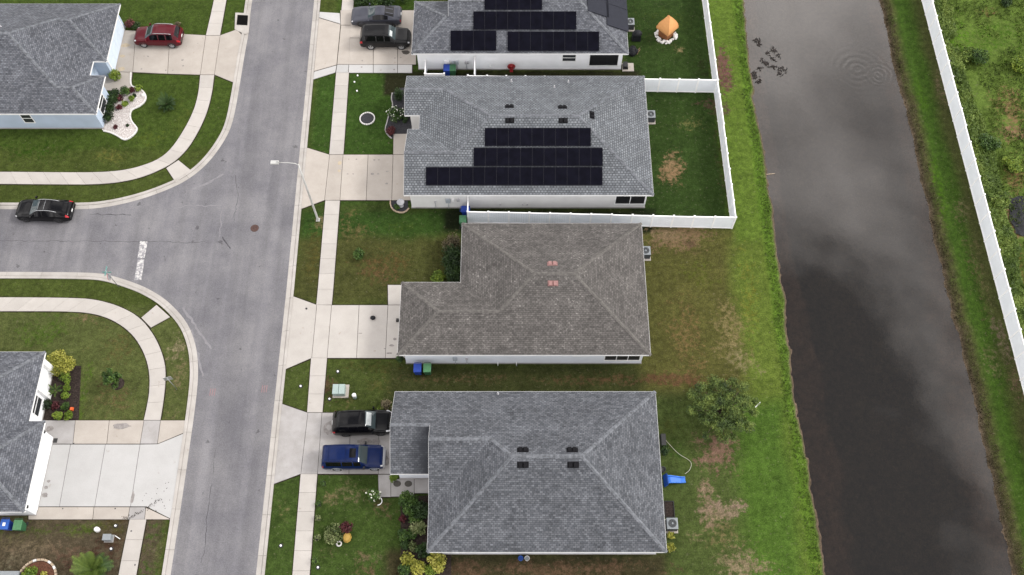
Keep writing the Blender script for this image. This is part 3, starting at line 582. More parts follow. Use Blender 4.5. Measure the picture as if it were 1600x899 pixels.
dB = driveway('driveway_southwest', [(Cg, (50, 657.5), (118, 657.5), (114, 694), (50, 694)), (Cn, (118.5, 657.5), (171, 657.5), (167, 694), (114.5, 694)), (Cn, (171.5, 657.5), (225, 657.5), (219, 694), (167.5, 694)), (Cg, (225.5, 657.5), (251, 657.5), (246, 694), (219.5, 694)), (Cn, (251.5, 657.5), (292, 657.5), (287, 677), (246.5, 694)),
     (Cw, (50, 695), (110.5, 695), (93, 792), (45, 792)), (Cw, (111, 695), (165, 695), (148, 792), (93.5, 792)), (Cw, (165.5, 695), (219, 695), (204, 792), (148.5, 792)), (Cw, (219.5, 695), (247, 694.5), (287, 678), (267, 811), (229, 792), (204.5, 792)), (Cn, (45, 793), (147, 793), (145, 812), (45, 812)), (Cn, (147.5, 793), (203, 793), (200, 812), (145.5, 812)), (Cg, (203.5, 793), (228, 793), (226, 812), (200.5, 812)), (Cn, (228.5, 793.5), (267, 812), (226.5, 812))])
# stains and leaf litter on the slabs
def blotch(root, x, y, rx, ry, material='stain_grey', z=TOP+.004):
    cx, cy = P(x, y, z); n = 18; k = rng.random(n)*.35+.8
    decal('blotch', [(cx+rx*k[i]*math.cos(2*math.pi*i/n), cy+ry*k[i]*math.sin(2*math.pi*i/n)) for i in range(n)], material, root, z)
for s_ in ((196, 71, .45, .26), (191, 88, .26, .18), (190, 108, .34, .25)): blotch(dA, *s_, 'stain_tan')
for s_ in ((231, 88, .07, .06), (232, 89, .06, .05), (225, 88, .05, .04), (221, 108, .1, .08), (259, 110, .08, .07), (285, 94, .13, .1), (286, 103, .10, .09), (270, 110, .10, .06), (309, 68, .06, .05), (214, 91, .05, .04)): blotch(dA, *s_)
for s_ in ((566, 95, .08, .08), (565, 105, .09, .08), (617, 91, .08, .08), (616, 109, .09, .09), (626, 90, .08, .05)): blotch(d1, *s_)
blotch(d1, 634, 82, .40, .28, 'mat_brown')
for s_ in ((531, 255, .18, .22), (530, 267, .14, .14)): blotch(d2, *s_, 'stain_tan')
for s_ in ((582, 272, .16, .11), (591, 272, .10, .08), (543, 272, .09, .06), (552, 272, .08, .06), (557, 249, .09, .06), (585, 250, .1, .07), (592, 250, .08, .06), (605, 268, .13, .06), (604, 287, .13, .08), (545, 249, .06, .04)): blotch(d2, *s_)
for s_ in ((563, 521, .16, .05), (612, 540, .20, .10), (608, 552, .25, .07), (617, 530, .14, .12), (601, 545, .08, .05)): blotch(d3, *s_, 'stain_grey')
for s_ in ((514, 669, .42, .55), (556, 725, .5, .25), (600, 720, .4, .4), (570, 690, .6, .25), (588, 690, .35, .2)): blotch(d4, *s_, 'stain_grey')
blotch(d4, 514, 668, .20, .24, 'concrete_grey', TOP+.008)
for s_ in ((76, 752, .14, .11), (72, 762, .16, .13), (70, 774, .22, .2), (78, 670, .3, .26), (207, 778, .12, .5), (190, 666, .7, .25)): blotch(dB, *s_, 'stain_grey')
for s_ in ((98, 795, .06, .05), (180, 795, .06, .05), (115, 693, .05, .05), (205, 830, .07, .06), (211, 883, .06, .06)): blotch(dB, *s_, 'crack')
def litter(root, path, n, spread):
    b_ = MB()
    p = resample(px(path), .03)
    for _ in range(n):
        q = p[rng.integers(len(p))]+rng.normal(0, spread, 2); a = rng.random()*6.28; l = .03+.05*rng.random(); w = .012+.02*rng.random()
        u = np.array((math.cos(a), math.sin(a))); v = np.array((-u[1], u[0])); z = TOP+.006
        b_.add([tuple(q+u*l)+(z,), tuple(q+v*w)+(z,), tuple(q-u*l)+(z,), tuple(q-v*w)+(z,)], [(0, 1, 2, 3)])
    b_.build('leaf_litter', 'mulch', root)
litter(dB, [(190, 811), (205, 808), (220, 800), (240, 788), (252, 780)], 90, .07)
litter(dB, [(232, 792), (262, 768)], 26, .4)

# ---------------------------------------------------------------- houses
ZE = 2.75
def inset(poly, d):
    n = len(poly); p = np.array(poly, float)
    A = sum(p[i][0]*p[(i+1) % n][1]-p[(i+1) % n][0]*p[i][1] for i in range(n))
    if A < 0: p = p[::-1]
    q = []
    for i in range(n):
        e0 = p[i]-p[i-1]; e1 = p[(i+1) % n]-p[i]; e0 /= np.linalg.norm(e0); e1 /= np.linalg.norm(e1)
        q.append(tuple(p[i]+d*np.array((-e0[1], e0[0]))+d*np.array((-e1[1], e1[0]))))
    return q
class House:
    def __init__(s, name, label, outline, facets, pitch, wall, shing, cap, over=.42):
        s.pitch = pitch; s.out = outline
        cx = sum(p[0] for p in outline)/len(outline); cy = sum(p[1] for p in outline)/len(outline)
        s.root = thing(name, label, 'house', (cx, cy, 0))
        s.facets = facets
        w = inset(outline, over); s.w = w
        s.wall = MB().prism(w, -.05, ZE-.14).build('wall', wall, s.root)
        MB().prism(inset(outline, over-.05), -.05, .12).build('plinth', 'concrete_grey', s.root)
        MB().prism(inset(outline, .03), ZE-.17, ZE-.143).build('soffit', 'trim_white', s.root)
        rb = MB(); edges = {}
        for fi, (d, e, poly) in enumerate(facets):
            n = len(poly); A = sum(poly[i][0]*poly[(i+1) % n][1]-poly[(i+1) % n][0]*poly[i][1] for i in range(n))
            if A < 0: poly = poly[::-1]
            pts = [(x, y, s.zat(d, e, x, y)) for x, y in poly]
            sl_ = math.sqrt(1+pitch*pitch)
            uv = [((x if d in 'NS' else y), abs((y if d in 'NS' else x)-e)*sl_) for x, y in poly]
            rb.add(pts, [list(range(n))], uv=[uv])
            c3 = np.mean(pts, axis=0)
            for i in range(n):
                a, b2 = pts[i], pts[(i+1) % n]; k = tuple(sorted(((round(a[0], 2), round(a[1], 2)), (round(b2[0], 2), round(b2[1], 2)))))
                edges.setdefault(k, []).append((fi, a, b2, c3))
        s.roof = rb.build('roof', shing, s.root)
        fb = MB(); nr = 0
        for k, lst in edges.items():
            f0, a, b2, c3 = lst[0]; a = np.array(a); b2 = np.array(b2); L = np.linalg.norm(b2-a)
            if len(lst) == 1:
                d2 = (b2-a)/L; o2 = np.array((d2[1], -d2[0], 0)); o2 /= np.linalg.norm(o2)+1e-9
                p = [a-o2*.012, b2-o2*.012, b2+o2*.018, a+o2*.018]
                fb.add([tuple(q-np.array((0, 0, .17))) for q in p]+[tuple(q-np.array((0, 0, .012))) for q in p], [(3, 2, 1, 0), (4, 5, 6, 7), (0, 1, 5, 4), (1, 2, 6, 5), (2, 3, 7, 6), (3, 0, 4, 7)])
            else:
                d1_, e1_, _ = facets[f0]; o3 = lst[1][3]
                if o3[2] < s.zat(d1_, e1_, o3[0], o3[1]): s.caps(a, b2, cap)
        fb.build('fascia', 'trim_white', s.root)
    def zat(s, d, e, x, y):
        dist = {'N': e-y, 'S': y-e, 'E': e-x, 'W': x-e}[d]
        return ZE+s.pitch*dist
    def caps(s, a, b2, cap):
        L = np.linalg.norm(b2-a); d = (b2-a)/L; sd = np.cross(d, (0, 0, 1)); sd /= np.linalg.norm(sd); up = np.cross(sd, d)
        n = int(L/.24); cb = MB(); drop = .13*s.pitch*(.75 if abs(d[2]) > .05 else 1.0)
        for i in range(n):
            t0 = a+d*(L*i/n); t1 = a+d*(L*(i+1)/n+.02); h0, h1 = .014, .034+.010*rng.random(); w = .125+.02*rng.random()
            vs = []
            for tt, h in ((t0, h1), (t1, h0)):
                vs += [tuple(tt-sd*w+up*(h-drop)), tuple(tt+up*h), tuple(tt+sd*w+up*(h-drop))]
            vs += [tuple(t0-sd*w-up*drop), tuple(t0+sd*w-up*drop)]
            cb.add(vs, [(0, 1, 4, 3), (1, 2, 5, 4), (6, 7, 2, 1, 0)])
        if n: tag(cb.build('ridge_cap', cap, s.root))
    def gable(s, X, pts, material):                      # vertical infill, pts = (y, z)
        vs = [(X-.02, y, z) for y, z in pts]+[(X+.02, y, z) for y, z in pts]; n = len(pts)
        MB().add(vs, [list(range(n)), list(range(n, 2*n))[::-1]]+[(i, n+i, n+(i+1) % n, (i+1) % n) for i in range(n)]).build('gable_wall', material, s.root)
    def on(s, d, e, x, y):                               # pixel -> point on a roof plane
        dx, dy, dz = ray(x, y)
        sg = {'N': (0, -1, e), 'S': (0, 1, -e), 'E': (-1, 0, e), 'W': (1, 0, -e)}[d]
        # z = ZE + p*(sg0*X+sg1*Y+sg2)
        A = CAMH-ZE-s.pitch*(sg[1]*CAMY+sg[2]); t = A/(s.pitch*(sg[0]*dx+sg[1]*dy)-dz)
        return np.array((dx*t, CAMY+dy*t, CAMH+dz*t))
    def frame(s, d):
        p = s.pitch; k = math.sqrt(1+p*p)
        up = {'N': (0, -1/k, p/k), 'S': (0, 1/k, p/k), 'E': (-1/k, 0, p/k), 'W': (1/k, 0, p/k)}[d]
        nrm = {'N': (0, p/k, 1/k), 'S': (0, -p/k, 1/k), 'E': (p/k, 0, 1/k), 'W': (-p/k, 0, 1/k)}[d]
        al = (1, 0, 0) if d in 'NS' else (0, 1, 0)
        return [np.array(q, float) for q in (al, up, nrm)]
    def vent(s, d, e, x, y, material, w=.16):
        c = s.on(d, e, x, y); al, up, nr = s.frame(d)
        v = MB().obox(c+nr*.015, al, up, nr, w*2+.09, .22, .012).build('roof_vent', material, s.root)
        for k in (-1, 1):
            b_ = MB(); q = c+al*k*(w+.02)
            lo = [q-al*w-up*.19+nr*.03, q+al*w-up*.19+nr*.03, q+al*w+up*.19+nr*.03, q-al*w+up*.19+nr*.03]
            hi = [q-al*(w-.04)-up*.16+nr*.16, q+al*(w-.04)-up*.16+nr*.16, q+al*(w-.04)+up*.12+nr*.13, q-al*(w-.04)+up*.12+nr*.13]
            b_.add([tuple(z) for z in lo+hi], [(3, 2, 1, 0), (4, 5, 6, 7), (0, 1, 5, 4), (1, 2, 6, 5), (2, 3, 7, 6), (3, 0, 4, 7)]); b_.build('vent_hood', material, v)
    def pipe(s, d, e, x, y, r=.055, h=.3):
        c = s.on(d, e, x, y); v = MB().lathe(c[0], c[1], [(r*2.2, c[2]-.05), (r*1.4, c[2]+.06), (r, c[2]+.08), (r, c[2]+h), (r*.6, c[2]+h)], 12).build('vent_pipe', 'lead', s.root)
    def solar(s, d, e, rows, material='solar'):
        al, up, nr = s.frame(d); arr = new_obj('solar_array', None, s.root)
        arr.empty_display_size = .2
        for (x0, x1, y0, y1, n) in rows:
            bl_ = s.on(d, e, x0, y1); tr_ = s.on(d, e, x1, y0); L = (tr_-bl_).dot(al); Hh = (tr_-bl_).dot(up)
            pw = L/n
            for i in range(n):
                c = bl_+al*(pw*(i+.5))+up*(Hh/2)+nr*.10
                b_ = MB().obox(c, al, up, nr, pw/2-.002, Hh/2-.008, .018)
                pn = b_.build('solar_panel', 'solar_frame', arr); mm_ = MB(); q = c+nr*.0205
                hx, hy = pw/2-.022, Hh/2-.024
                mm_.add([tuple(q-al*hx-up*hy), tuple(q+al*hx-up*hy), tuple(q+al*hx+up*hy), tuple(q-al*hx+up*hy)], [(0, 1, 2, 3)])
                pn.data.materials.append(MATS[material])
                # the glass face shares the panel mesh: dark cell face inside its frame
                me = pn.data; import bmesh
                bm = bmesh.new(); bm.from_mesh(me); off = origin_of(arr)
                vs = [bm.verts.new((v_[0]-off[0], v_[1]-off[1], v_[2]-off[2])) for v_ in mm_.v]; f_ = bm.faces.new(vs); f_.material_index = 1; bm.to_mesh(me); bm.free()
            rl = MB()
            for fr_ in (.22, .78):
                a = bl_+up*(Hh*fr_)+nr*.05-al*.04; b2 = a+al*(L+.08); rl.beam(a, b2, .04, .04)
            rl.build('mounting_rail', 'rail_metal', arr)
        return arr
    def window_s(s, Y, x0, x1, z0, z1, split=True, pane='house_glass', mull=0):
        f = MB(); t_ = .07
        f.box(x0-t_, x1+t_, Y-.05, Y, z1, z1+t_); f.box(x0-t_, x1+t_, Y-.07, Y, z0-t_, z0); f.box(x0-t_, x0, Y-.05, Y, z0, z1); f.box(x1, x1+t_, Y-.05, Y, z0, z1)
        if split: f.box(x0, x1, Y-.045, Y, (z0+z1)/2-.03, (z0+z1)/2+.03)
        for k in range(mull): xm = x0+(x1-x0)*(k+1)/(mull+1); f.box(xm-.03, xm+.03, Y-.045, Y, z0, z1)
        w = f.build('window', 'trim_white', s.root); MB().box(x0, x1, Y-.02, Y-.004, z0, z1).build('pane', pane, w); return w
    def window_e(s, X, y0, y1, z0, z1, split=True, pane='house_glass', sg=1):
        f = MB(); t_ = .08; a, b2 = sorted((X, X+.05*sg))
        f.box(a, b2, y0-t_, y1+t_, z1, z1+t_); f.box(a, b2, y0-t_, y1+t_, z0-t_, z0); f.box(a, b2, y0-t_, y0, z0, z1); f.box(a, b2, y1, y1+t_, z0, z1)
        if split: f.box(a, b2, y0, y1, (z0+z1)/2-.03, (z0+z1)/2+.03)
        w = f.build('window', 'trim_white', s.root); a, b2 = sorted((X+.004*sg, X+.02*sg)); MB().box(a, b2, y0, y1, z0, z1).build('pane', pane, w); return w
    def garage_door(s, X, y0, y1, z1=2.15, sg=1, rows=4, cols=4, material='garage_white'):
        f = MB(); t_ = .1; a, b2 = sorted((X, X+.05*sg)); f.box(a, b2, y0-t_, y0, .07, z1+t_); f.box(a, b2, y1, y1+t_, .07, z1+t_); f.box(a, b2, y0, y1, z1, z1+t_)
        gd = f.build('garage_door', 'trim_white', s.root)
        for r_ in range(rows):
            for c_ in range(cols):
                ya = y0+(y1-y0)*c_/cols+.008; yb = y0+(y1-y0)*(c_+1)/cols-.008; za = .07+(z1-.07)*r_/rows+.006; zb = .07+(z1-.07)*(r_+1)/rows-.006
                a, b2 = sorted((X+.002*sg, X+.028*sg)); p_ = MB().box(a, b2, ya, yb, za, zb); a, b2 = sorted((X+.028*sg, X+.036*sg)); p_.box(a, b2, ya+.12, yb-.12, za+.1, zb-.1); p_.build('door_panel', material, gd)
    def door(s, X, y0, y1, sg=-1, material='wood'):
        a, b2 = sorted((X, X+.05*sg)); d_ = MB().box(a, b2, y0, y1, .1, 2.15).build('door', material, s.root); a, b2 = sorted((X+.05*sg, X+.10*sg)); MB().box(a, b2, y0+.08, y0+.12, 1.0, 1.14).build('handle', 'steel', d_)
    def box_s(s, Y, x, z, w, h, dpt, material, name='meter_box', drop=True):
        m_ = MB().box(x-w/2, x+w/2, Y-dpt, Y, z-h/2, z+h/2, ch=.015).build(name, material, s.root)
        if drop: MB().tube([(x, Y-.05, z-h/2), (x, Y-.05, .02)], .025, 8).build('conduit', 'meter_grey', s.root)
        return m_
    def rail_gutter(s): pass
def lanai(h, Y, x0, x1, z0, z1, posts=2):
    w = h.window_s(Y, x0, x1, z0, z1, False, 'dark_screen', posts); return w

# --- fourth house (nearest, charcoal roof, gable over garage)
S4, N4, E4, W4, G4 = -22.28, -10.25, 10.93, -6.0, -8.92; c4 = (S4+N4)/2; hf4 = (N4-S4)/2
RB = N4-4.5; RG = N4-3.2; SG = N4-6.4; SB = N4-9.0
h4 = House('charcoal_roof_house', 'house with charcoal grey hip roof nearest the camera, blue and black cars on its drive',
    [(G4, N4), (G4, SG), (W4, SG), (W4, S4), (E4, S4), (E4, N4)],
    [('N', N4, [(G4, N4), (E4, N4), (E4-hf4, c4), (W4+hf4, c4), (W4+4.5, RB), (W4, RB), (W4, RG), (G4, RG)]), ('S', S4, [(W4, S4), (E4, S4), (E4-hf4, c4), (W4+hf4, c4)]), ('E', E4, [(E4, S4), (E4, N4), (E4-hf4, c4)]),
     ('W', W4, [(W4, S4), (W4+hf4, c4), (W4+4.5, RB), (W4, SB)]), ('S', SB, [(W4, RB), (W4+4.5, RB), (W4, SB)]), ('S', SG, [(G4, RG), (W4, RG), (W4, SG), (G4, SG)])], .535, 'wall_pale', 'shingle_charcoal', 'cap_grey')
zB = ZE+.535*4.5; zG = ZE+.535*3.2
h4.gable(W4+.06, [(SB+.2, ZE), (RB, zB-.12), (N4-.3, ZE)], 'wall_pale'); h4.gable(G4+.35, [(SG+.35, ZE-.14), (RG, zG-.2), (N4-.35, ZE-.14)], 'wall_pale')
for (d, e, x, y) in (('N', N4, 817, 703.5), ('N', N4, 894, 703.5), ('S', S4, 817, 726.5), ('S', S4, 895.5, 726.5)): h4.vent(d, e, x, y, 'vent_dark')
h4.pipe('N', N4, 778, 616)
h4.garage_door(G4+.42, SG+.8, N4-.8, sg=-1); h4.door(W4+.42, -18.6, -17.6)
h4.window_s(S4+.42, *sorted((PW(703, 866, S4+.42)[0], PW(720, 866, S4+.42)[0])), 1.3, 2.3)
for yy in (-21.3, -13.0): h4.window_e(E4-.42, yy, yy+1.4, .9, 2.2)
# --- third house (brown grey roof)
S3, N3, E3, W3, G3 = -7.24, 4.61, 10.77, -4.15, -8.9; c3_ = (S3+N3)/2; hf3 = (N3-S3)/2; NG3 = -.9; hg3 = (NG3-S3)/2; rg3 = (NG3+S3)/2
h3 = House('brown_roof_house', 'house with brownish grey hip roof and pairs of pink roof vents',
    [(W3, N3), (W3, NG3), (G3, NG3), (G3, S3), (E3, S3), (E3, N3)],
    [('N', N3, [(W3, N3), (E3, N3), (E3-hf3, c3_), (W3+hf3, c3_)]), ('E', E3, [(E3, S3), (E3, N3), (E3-hf3, c3_)]), ('S', S3, [(G3, S3), (E3, S3), (E3-hf3, c3_), (W3+hf3, c3_), (W3+hg3, rg3), (G3+hg3, rg3)]),
     ('W', W3, [(W3, N3), (W3+hf3, c3_), (W3+hg3, rg3), (W3, NG3)]), ('N', NG3, [(G3, NG3), (G3+hg3, rg3), (W3+hg3, rg3), (W3, NG3)]), ('W', G3, [(G3, NG3), (G3, S3), (G3+hg3, rg3)])], .40, 'wall_pale', 'shingle_brown_grey', 'cap_brown')
h3.vent('N', N3, 863, 412.5, 'vent_pink'); h3.vent('S', S3, 864, 443, 'vent_pink')
y3 = S3+.42
h3.garage_door(G3+.42, S3+.9, NG3-.9, sg=-1); h3.door(W3+.42, .2, 1.2); h3.window_e(W3+.42, 2.2, 3.8, .9, 2.2, sg=-1)
h3.window_s(y3, PW(896, 558, y3)[0], PW(919, 558, y3)[0], 1.65, 2.3, False)
lanai(h3, y3, PW(945, 560, y3)[0], PW(999, 560, y3)[0], .75, 2.35)
for (x, y, w, hgt, mt) in ((711, 560, .35, .5, 'meter_grey'), (729, 560, .18, .2, 'lead')): X, Z = PW(x, y, y3); h3.box_s(y3, X, max(Z, 1.1), w, hgt, .14, mt)
for x in (778, 807): X = P(x, 572)[0]; MB().tube([(X, y3-.02, .35), (X, y3-.2, .35), (X, y3-.2, 0.02)], .035, 8).build('drain_pipe', 'trim_white', h3.root)
# --- second house (solar, light grey patterned roof)
S2, N2, E2, W2, A2, G2 = 7.36, 20.01, 11.96, -8.15, -9.5, -9.14; c2 = (S2+N2)/2; hf2 = (N2-S2)/2; SA2 = 15.65; ha2 = (N2-SA2)/2; ra2 = (N2+SA2)/2; NG2 = 14.15; hg2 = (NG2-S2)/2; rg2 = (NG2+S2)/2
h2 = House('solar_house', 'light grey roofed house with three long rows of black solar panels, inside a white fence',
    [(A2, N2), (A2, SA2), (W2, SA2), (W2, NG2), (G2, NG2), (G2, S2), (E2, S2), (E2, N2)],
    [('N', N2, [(A2, N2), (E2, N2), (E2-hf2, c2), (W2+hf2, c2), (W2+ha2, ra2), (A2, ra2)]), ('S', S2, [(G2, S2), (E2, S2), (E2-hf2, c2), (W2+hf2, c2), (W2+hg2, rg2), (G2, rg2)]), ('E', E2, [(E2, S2), (E2, N2), (E2-hf2, c2)]),
     ('W', W2, [(W2+hf2, c2), (W2+ha2, ra2), (W2, SA2), (W2, NG2), (W2+hg2, rg2)]), ('S', SA2, [(A2, ra2), (W2+ha2, ra2), (W2, SA2), (A2, SA2)]), ('N', NG2, [(G2, rg2), (W2+hg2, rg2), (W2, NG2), (G2, NG2)])], .41, 'wall_grey', 'shingle_light_grey', 'cap_grey')
h2.gable(A2+.35, [(SA2+.35, ZE-.14), (ra2, ZE+.41*ha2-.16), (N2-.35, ZE-.14)], 'wall_grey'); h2.gable(G2+.35, [(S2+.35, ZE-.14), (rg2, ZE+.41*hg2-.16), (NG2-.35, ZE-.14)], 'wall_grey')
h2.solar('S', S2, [(757.5, 923, 200.5, 229, 9), (740, 941.5, 231.5, 260, 11), (665.5, 941, 261.5, 290, 15)])
for (d, e, x, y) in (('N', N2, 796, 167), ('N', N2, 879, 168), ('S', S2, 796.5, 188.5), ('S', S2, 880, 188.5), ('E', E2, 925, 180)): h2.vent(d, e, x, y, 'vent_dark', .15)
for x, y in ((799, 128), (888, 129), (866, 137)): h2.pipe('N', N2, x, y)
y2 = S2+.42
h2.garage_door(G2+.42, S2+.9, NG2-.9, sg=-1); h2.door(W2+.42, 14.5, 15.3); h2.window_e(A2+.42, 16.9, 18.7, .9, 2.2, sg=-1)
lanai(h2, y2, PW(962, 313, y2)[0], PW(1007, 313, y2)[0], .72, 2.3, 1)
for (x, y, w, hgt, mt) in ((700, 313, .42, .55, 'meter_grey'), (707.5, 312, .2, .34, 'trim_white'), (716, 312, .26, .34, 'lead'), (680, 315, .14, .16, 'lead')): X, Z = PW(x, y, y2); h2.box_s(y2, X, Z, w, hgt, .15, mt, 'meter_box', x in (700, 680))
for x in (782, 817, 824): X, Z = PW(x, 319, y2); h2.box_s(y2, X, Z, .14, .1, .1, 'lead', 'outlet_cover', False)
# --- first house (solar, top edge)
S1, E1, W1, G1 = 22.59, 10.67, -5.85, -9.2; N1 = S1+12.1; c1 = (S1+N1)/2; hf1 = (N1-S1)/2; hg1 = 3.15; rg1 = S1+hg1; NG1 = S1+2*hg1; RB1 = S1+4.5; NB1 = S1+9
h1 = House('top_solar_house', 'house with stepped black solar panels at the top edge, white south wall',
    [(W1, N1), (W1, NG1), (G1, NG1), (G1, S1), (E1, S1), (E1, N1)],
    [('S', S1, [(G1, S1), (E1, S1), (E1-hf1, c1), (W1+hf1, c1), (W1+4.5, RB1), (W1, RB1), (W1, rg1), (G1+hg1, rg1)]), ('N', N1, [(W1, N1), (W1+hf1, c1), (E1-hf1, c1), (E1, N1)]), ('E', E1, [(E1, S1), (E1, N1), (E1-hf1, c1)]),
     ('W', W1, [(W1, N1), (W1+hf1, c1), (W1+4.5, RB1), (W1, NB1)]), ('N', NB1, [(W1, RB1), (W1+4.5, RB1), (W1, NB1)]), ('N', NG1, [(G1+hg1, rg1), (W1, rg1), (W1, NG1), (G1, NG1)]), ('W', G1, [(G1, S1), (G1, NG1), (G1+hg1, rg1)])], .46, 'wall_white', 'shingle_blue_grey', 'cap_grey')
h1.gable(W1+.06, [(S1+.3, ZE), (RB1, ZE+.46*4.5-.12), (NB1-.2, ZE)], 'wall_white')
h1.solar('S', S1, [(757, 847, -14, 16, 5), (739.5, 900.5, 18.5, 47, 9), (704, 775.5, 48.5, 80, 4), (793, 936, 50, 80.5, 8)])
al, up, nr = h1.frame('E'); arr = new_obj('solar_array', None, h1.root)
for (xa, xb, ya, yb) in ((918, 948, -22, 18), (948, 977, -16, 40)):
    a = h1.on('E', E1, xa, yb); b2 = h1.on('E', E1, xb, ya); c = (a+b2)/2+nr*.09; hy = abs((b2-a).dot(al))/2; hu = abs((b2-a).dot(up))/2
    for k in range(2): MB().obox(c+al*hy*(k-.5), al, up, nr, hy/2-.02, hu-.01, .02).build('solar_panel', 'solar_grey', arr)
y1 = S1+.42
h1.window_s(y1, PW(879, 94, y1)[0], PW(899, 94, y1)[0], 1.25, 2.15); lanai(h1, y1, PW(921, 97, y1)[0], PW(965, 97, y1)[0], .62, 2.3, 0)
for (x, y, w, hgt, mt, nm) in ((698, 97, .42, .5, 'trim_white', 'meter_box'), (708, 97, .22, .35, 'meter_grey', 'meter_box'), (714, 97, .3, .4, 'meter_grey', 'meter_box'), (729, 97, .35, .3, 'lead', 'meter_box'), (766, 103, .12, .12, 'trim_white', 'outlet_cover')): X, Z = PW(x, y, y1); h1.box_s(y1, X, Z, w, hgt, .15, mt, nm, nm == 'meter_box')
h1.garage_door(G1+.42, S1+.9, NG1-.9, sg=-1)
# --- north-west house (blue walls)
NA, SA_, EA, GA = 28.6, 15.81, -38.2, -37.0; cA = (NA+SA_)/2; hfA = (NA-SA_)/2; SGA = 21.7; hgA = (NA-SGA)/2; rgA = (NA+SGA)/2; BA = -36.8; NBA = 20.08; hbA = (NBA-SA_)/2; rbA = (NBA+SA_)/2; WA = -58.
hA = House('blue_house', 'pale blue house with grey hip roof and a red car on its drive',
    [(WA, NA), (WA, SA_), (BA, SA_), (BA, NBA), (EA, NBA), (EA, SGA), (GA, SGA), (GA, NA)],
    [('N', NA, [(WA, NA), (GA, NA), (GA-hgA, rgA), (EA-hgA, rgA), (EA-hfA, cA), (WA+hfA, cA)]), ('S', SA_, [(WA, SA_), (BA, SA_), (BA-hbA, rbA), (EA-hbA, rbA), (EA-hfA, cA), (WA+hfA, cA)]), ('W', WA, [(WA, NA), (WA, SA_), (WA+hfA, cA)]),
     ('E', EA, [(EA-hfA, cA), (EA-hgA, rgA), (EA, SGA), (EA, NBA), (EA-hbA, rbA)]), ('S', SGA, [(GA, SGA), (EA, SGA), (EA-hgA, rgA), (GA-hgA, rgA)]), ('E', GA, [(GA, NA), (GA, SGA), (GA-hgA, rgA)]), ('N', NBA, [(BA, NBA), (EA, NBA), (EA-hbA, rbA), (BA-hbA, rbA)]), ('E', BA, [(BA, SA_), (BA, NBA), (BA-hbA, rbA)])], .5, 'wall_blue', 'shingle_blue_grey', 'cap_grey')
hA.garage_door(GA-.42, SGA+.9, NA-.9, material='garage_blue'); yA = SA_+.42
X0, Z0 = PW(36, 186, yA); hA.window_s(yA, X0, X0+.85, .95, 2.15); hA.window_e(BA-.42, 17.2, 18.7, .7, 2.2); hA.door(EA-.42, 20.3, 21.2, 1, 'wall_blue')
hA.pipe('N', NA, 1, 42)
# --- south-west house
NB, SB_, EB, GB, WB = -6.97, -19.43, -36.3, -35.1, -56.; cB = (NB+SB_)/2; hfB = (NB-SB_)/2; NGB = -12.6; hgB = (NGB-SB_)/2; rgB = (NGB+SB_)/2
hB = House('white_garage_house', 'grey roofed house with wide white garage door beside the empty pale driveway',
    [(WB, NB), (WB, SB_), (GB, SB_), (GB, NGB), (EB, NGB), (EB, NB)],
    [('N', NB, [(WB, NB), (EB, NB), (EB-hfB, cB), (WB+hfB, cB)]), ('S', SB_, [(WB, SB_), (GB, SB_), (GB-hgB, rgB), (EB-hgB, rgB), (EB-hfB, cB), (WB+hfB, cB)]), ('W', WB, [(WB, NB), (WB, SB_), (WB+hfB, cB)]),
     ('E', EB, [(EB, NB), (EB, NGB), (EB-hgB, rgB), (EB-hfB, cB)]), ('N', NGB, [(GB, NGB), (EB, NGB), (EB-hgB, rgB), (GB-hgB, rgB)]), ('E', GB, [(GB, SB_), (GB, NGB), (GB-hgB, rgB)])], .42, 'wall_white', 'shingle_blue_grey', 'cap_grey')
hB.garage_door(GB-.42, SB_+.85, NGB-.95)
for yy in (SB_+.55, NGB-.6): MB().tube([(GB-.42, yy, 2.0), (GB-.2, yy, 2.0)], [.1, .13], 12).build('wall_lamp', 'black_plastic', hB.root)
hB.window_e(EB-.42, -11.6, -10.2, .8, 2.2)
for yy in (-7.6, -9.7): MB().box(EB-.6, EB-.12, yy-.22, yy+.22, 0, ZE-.17).build('porch_column', 'trim_white', hB.root)

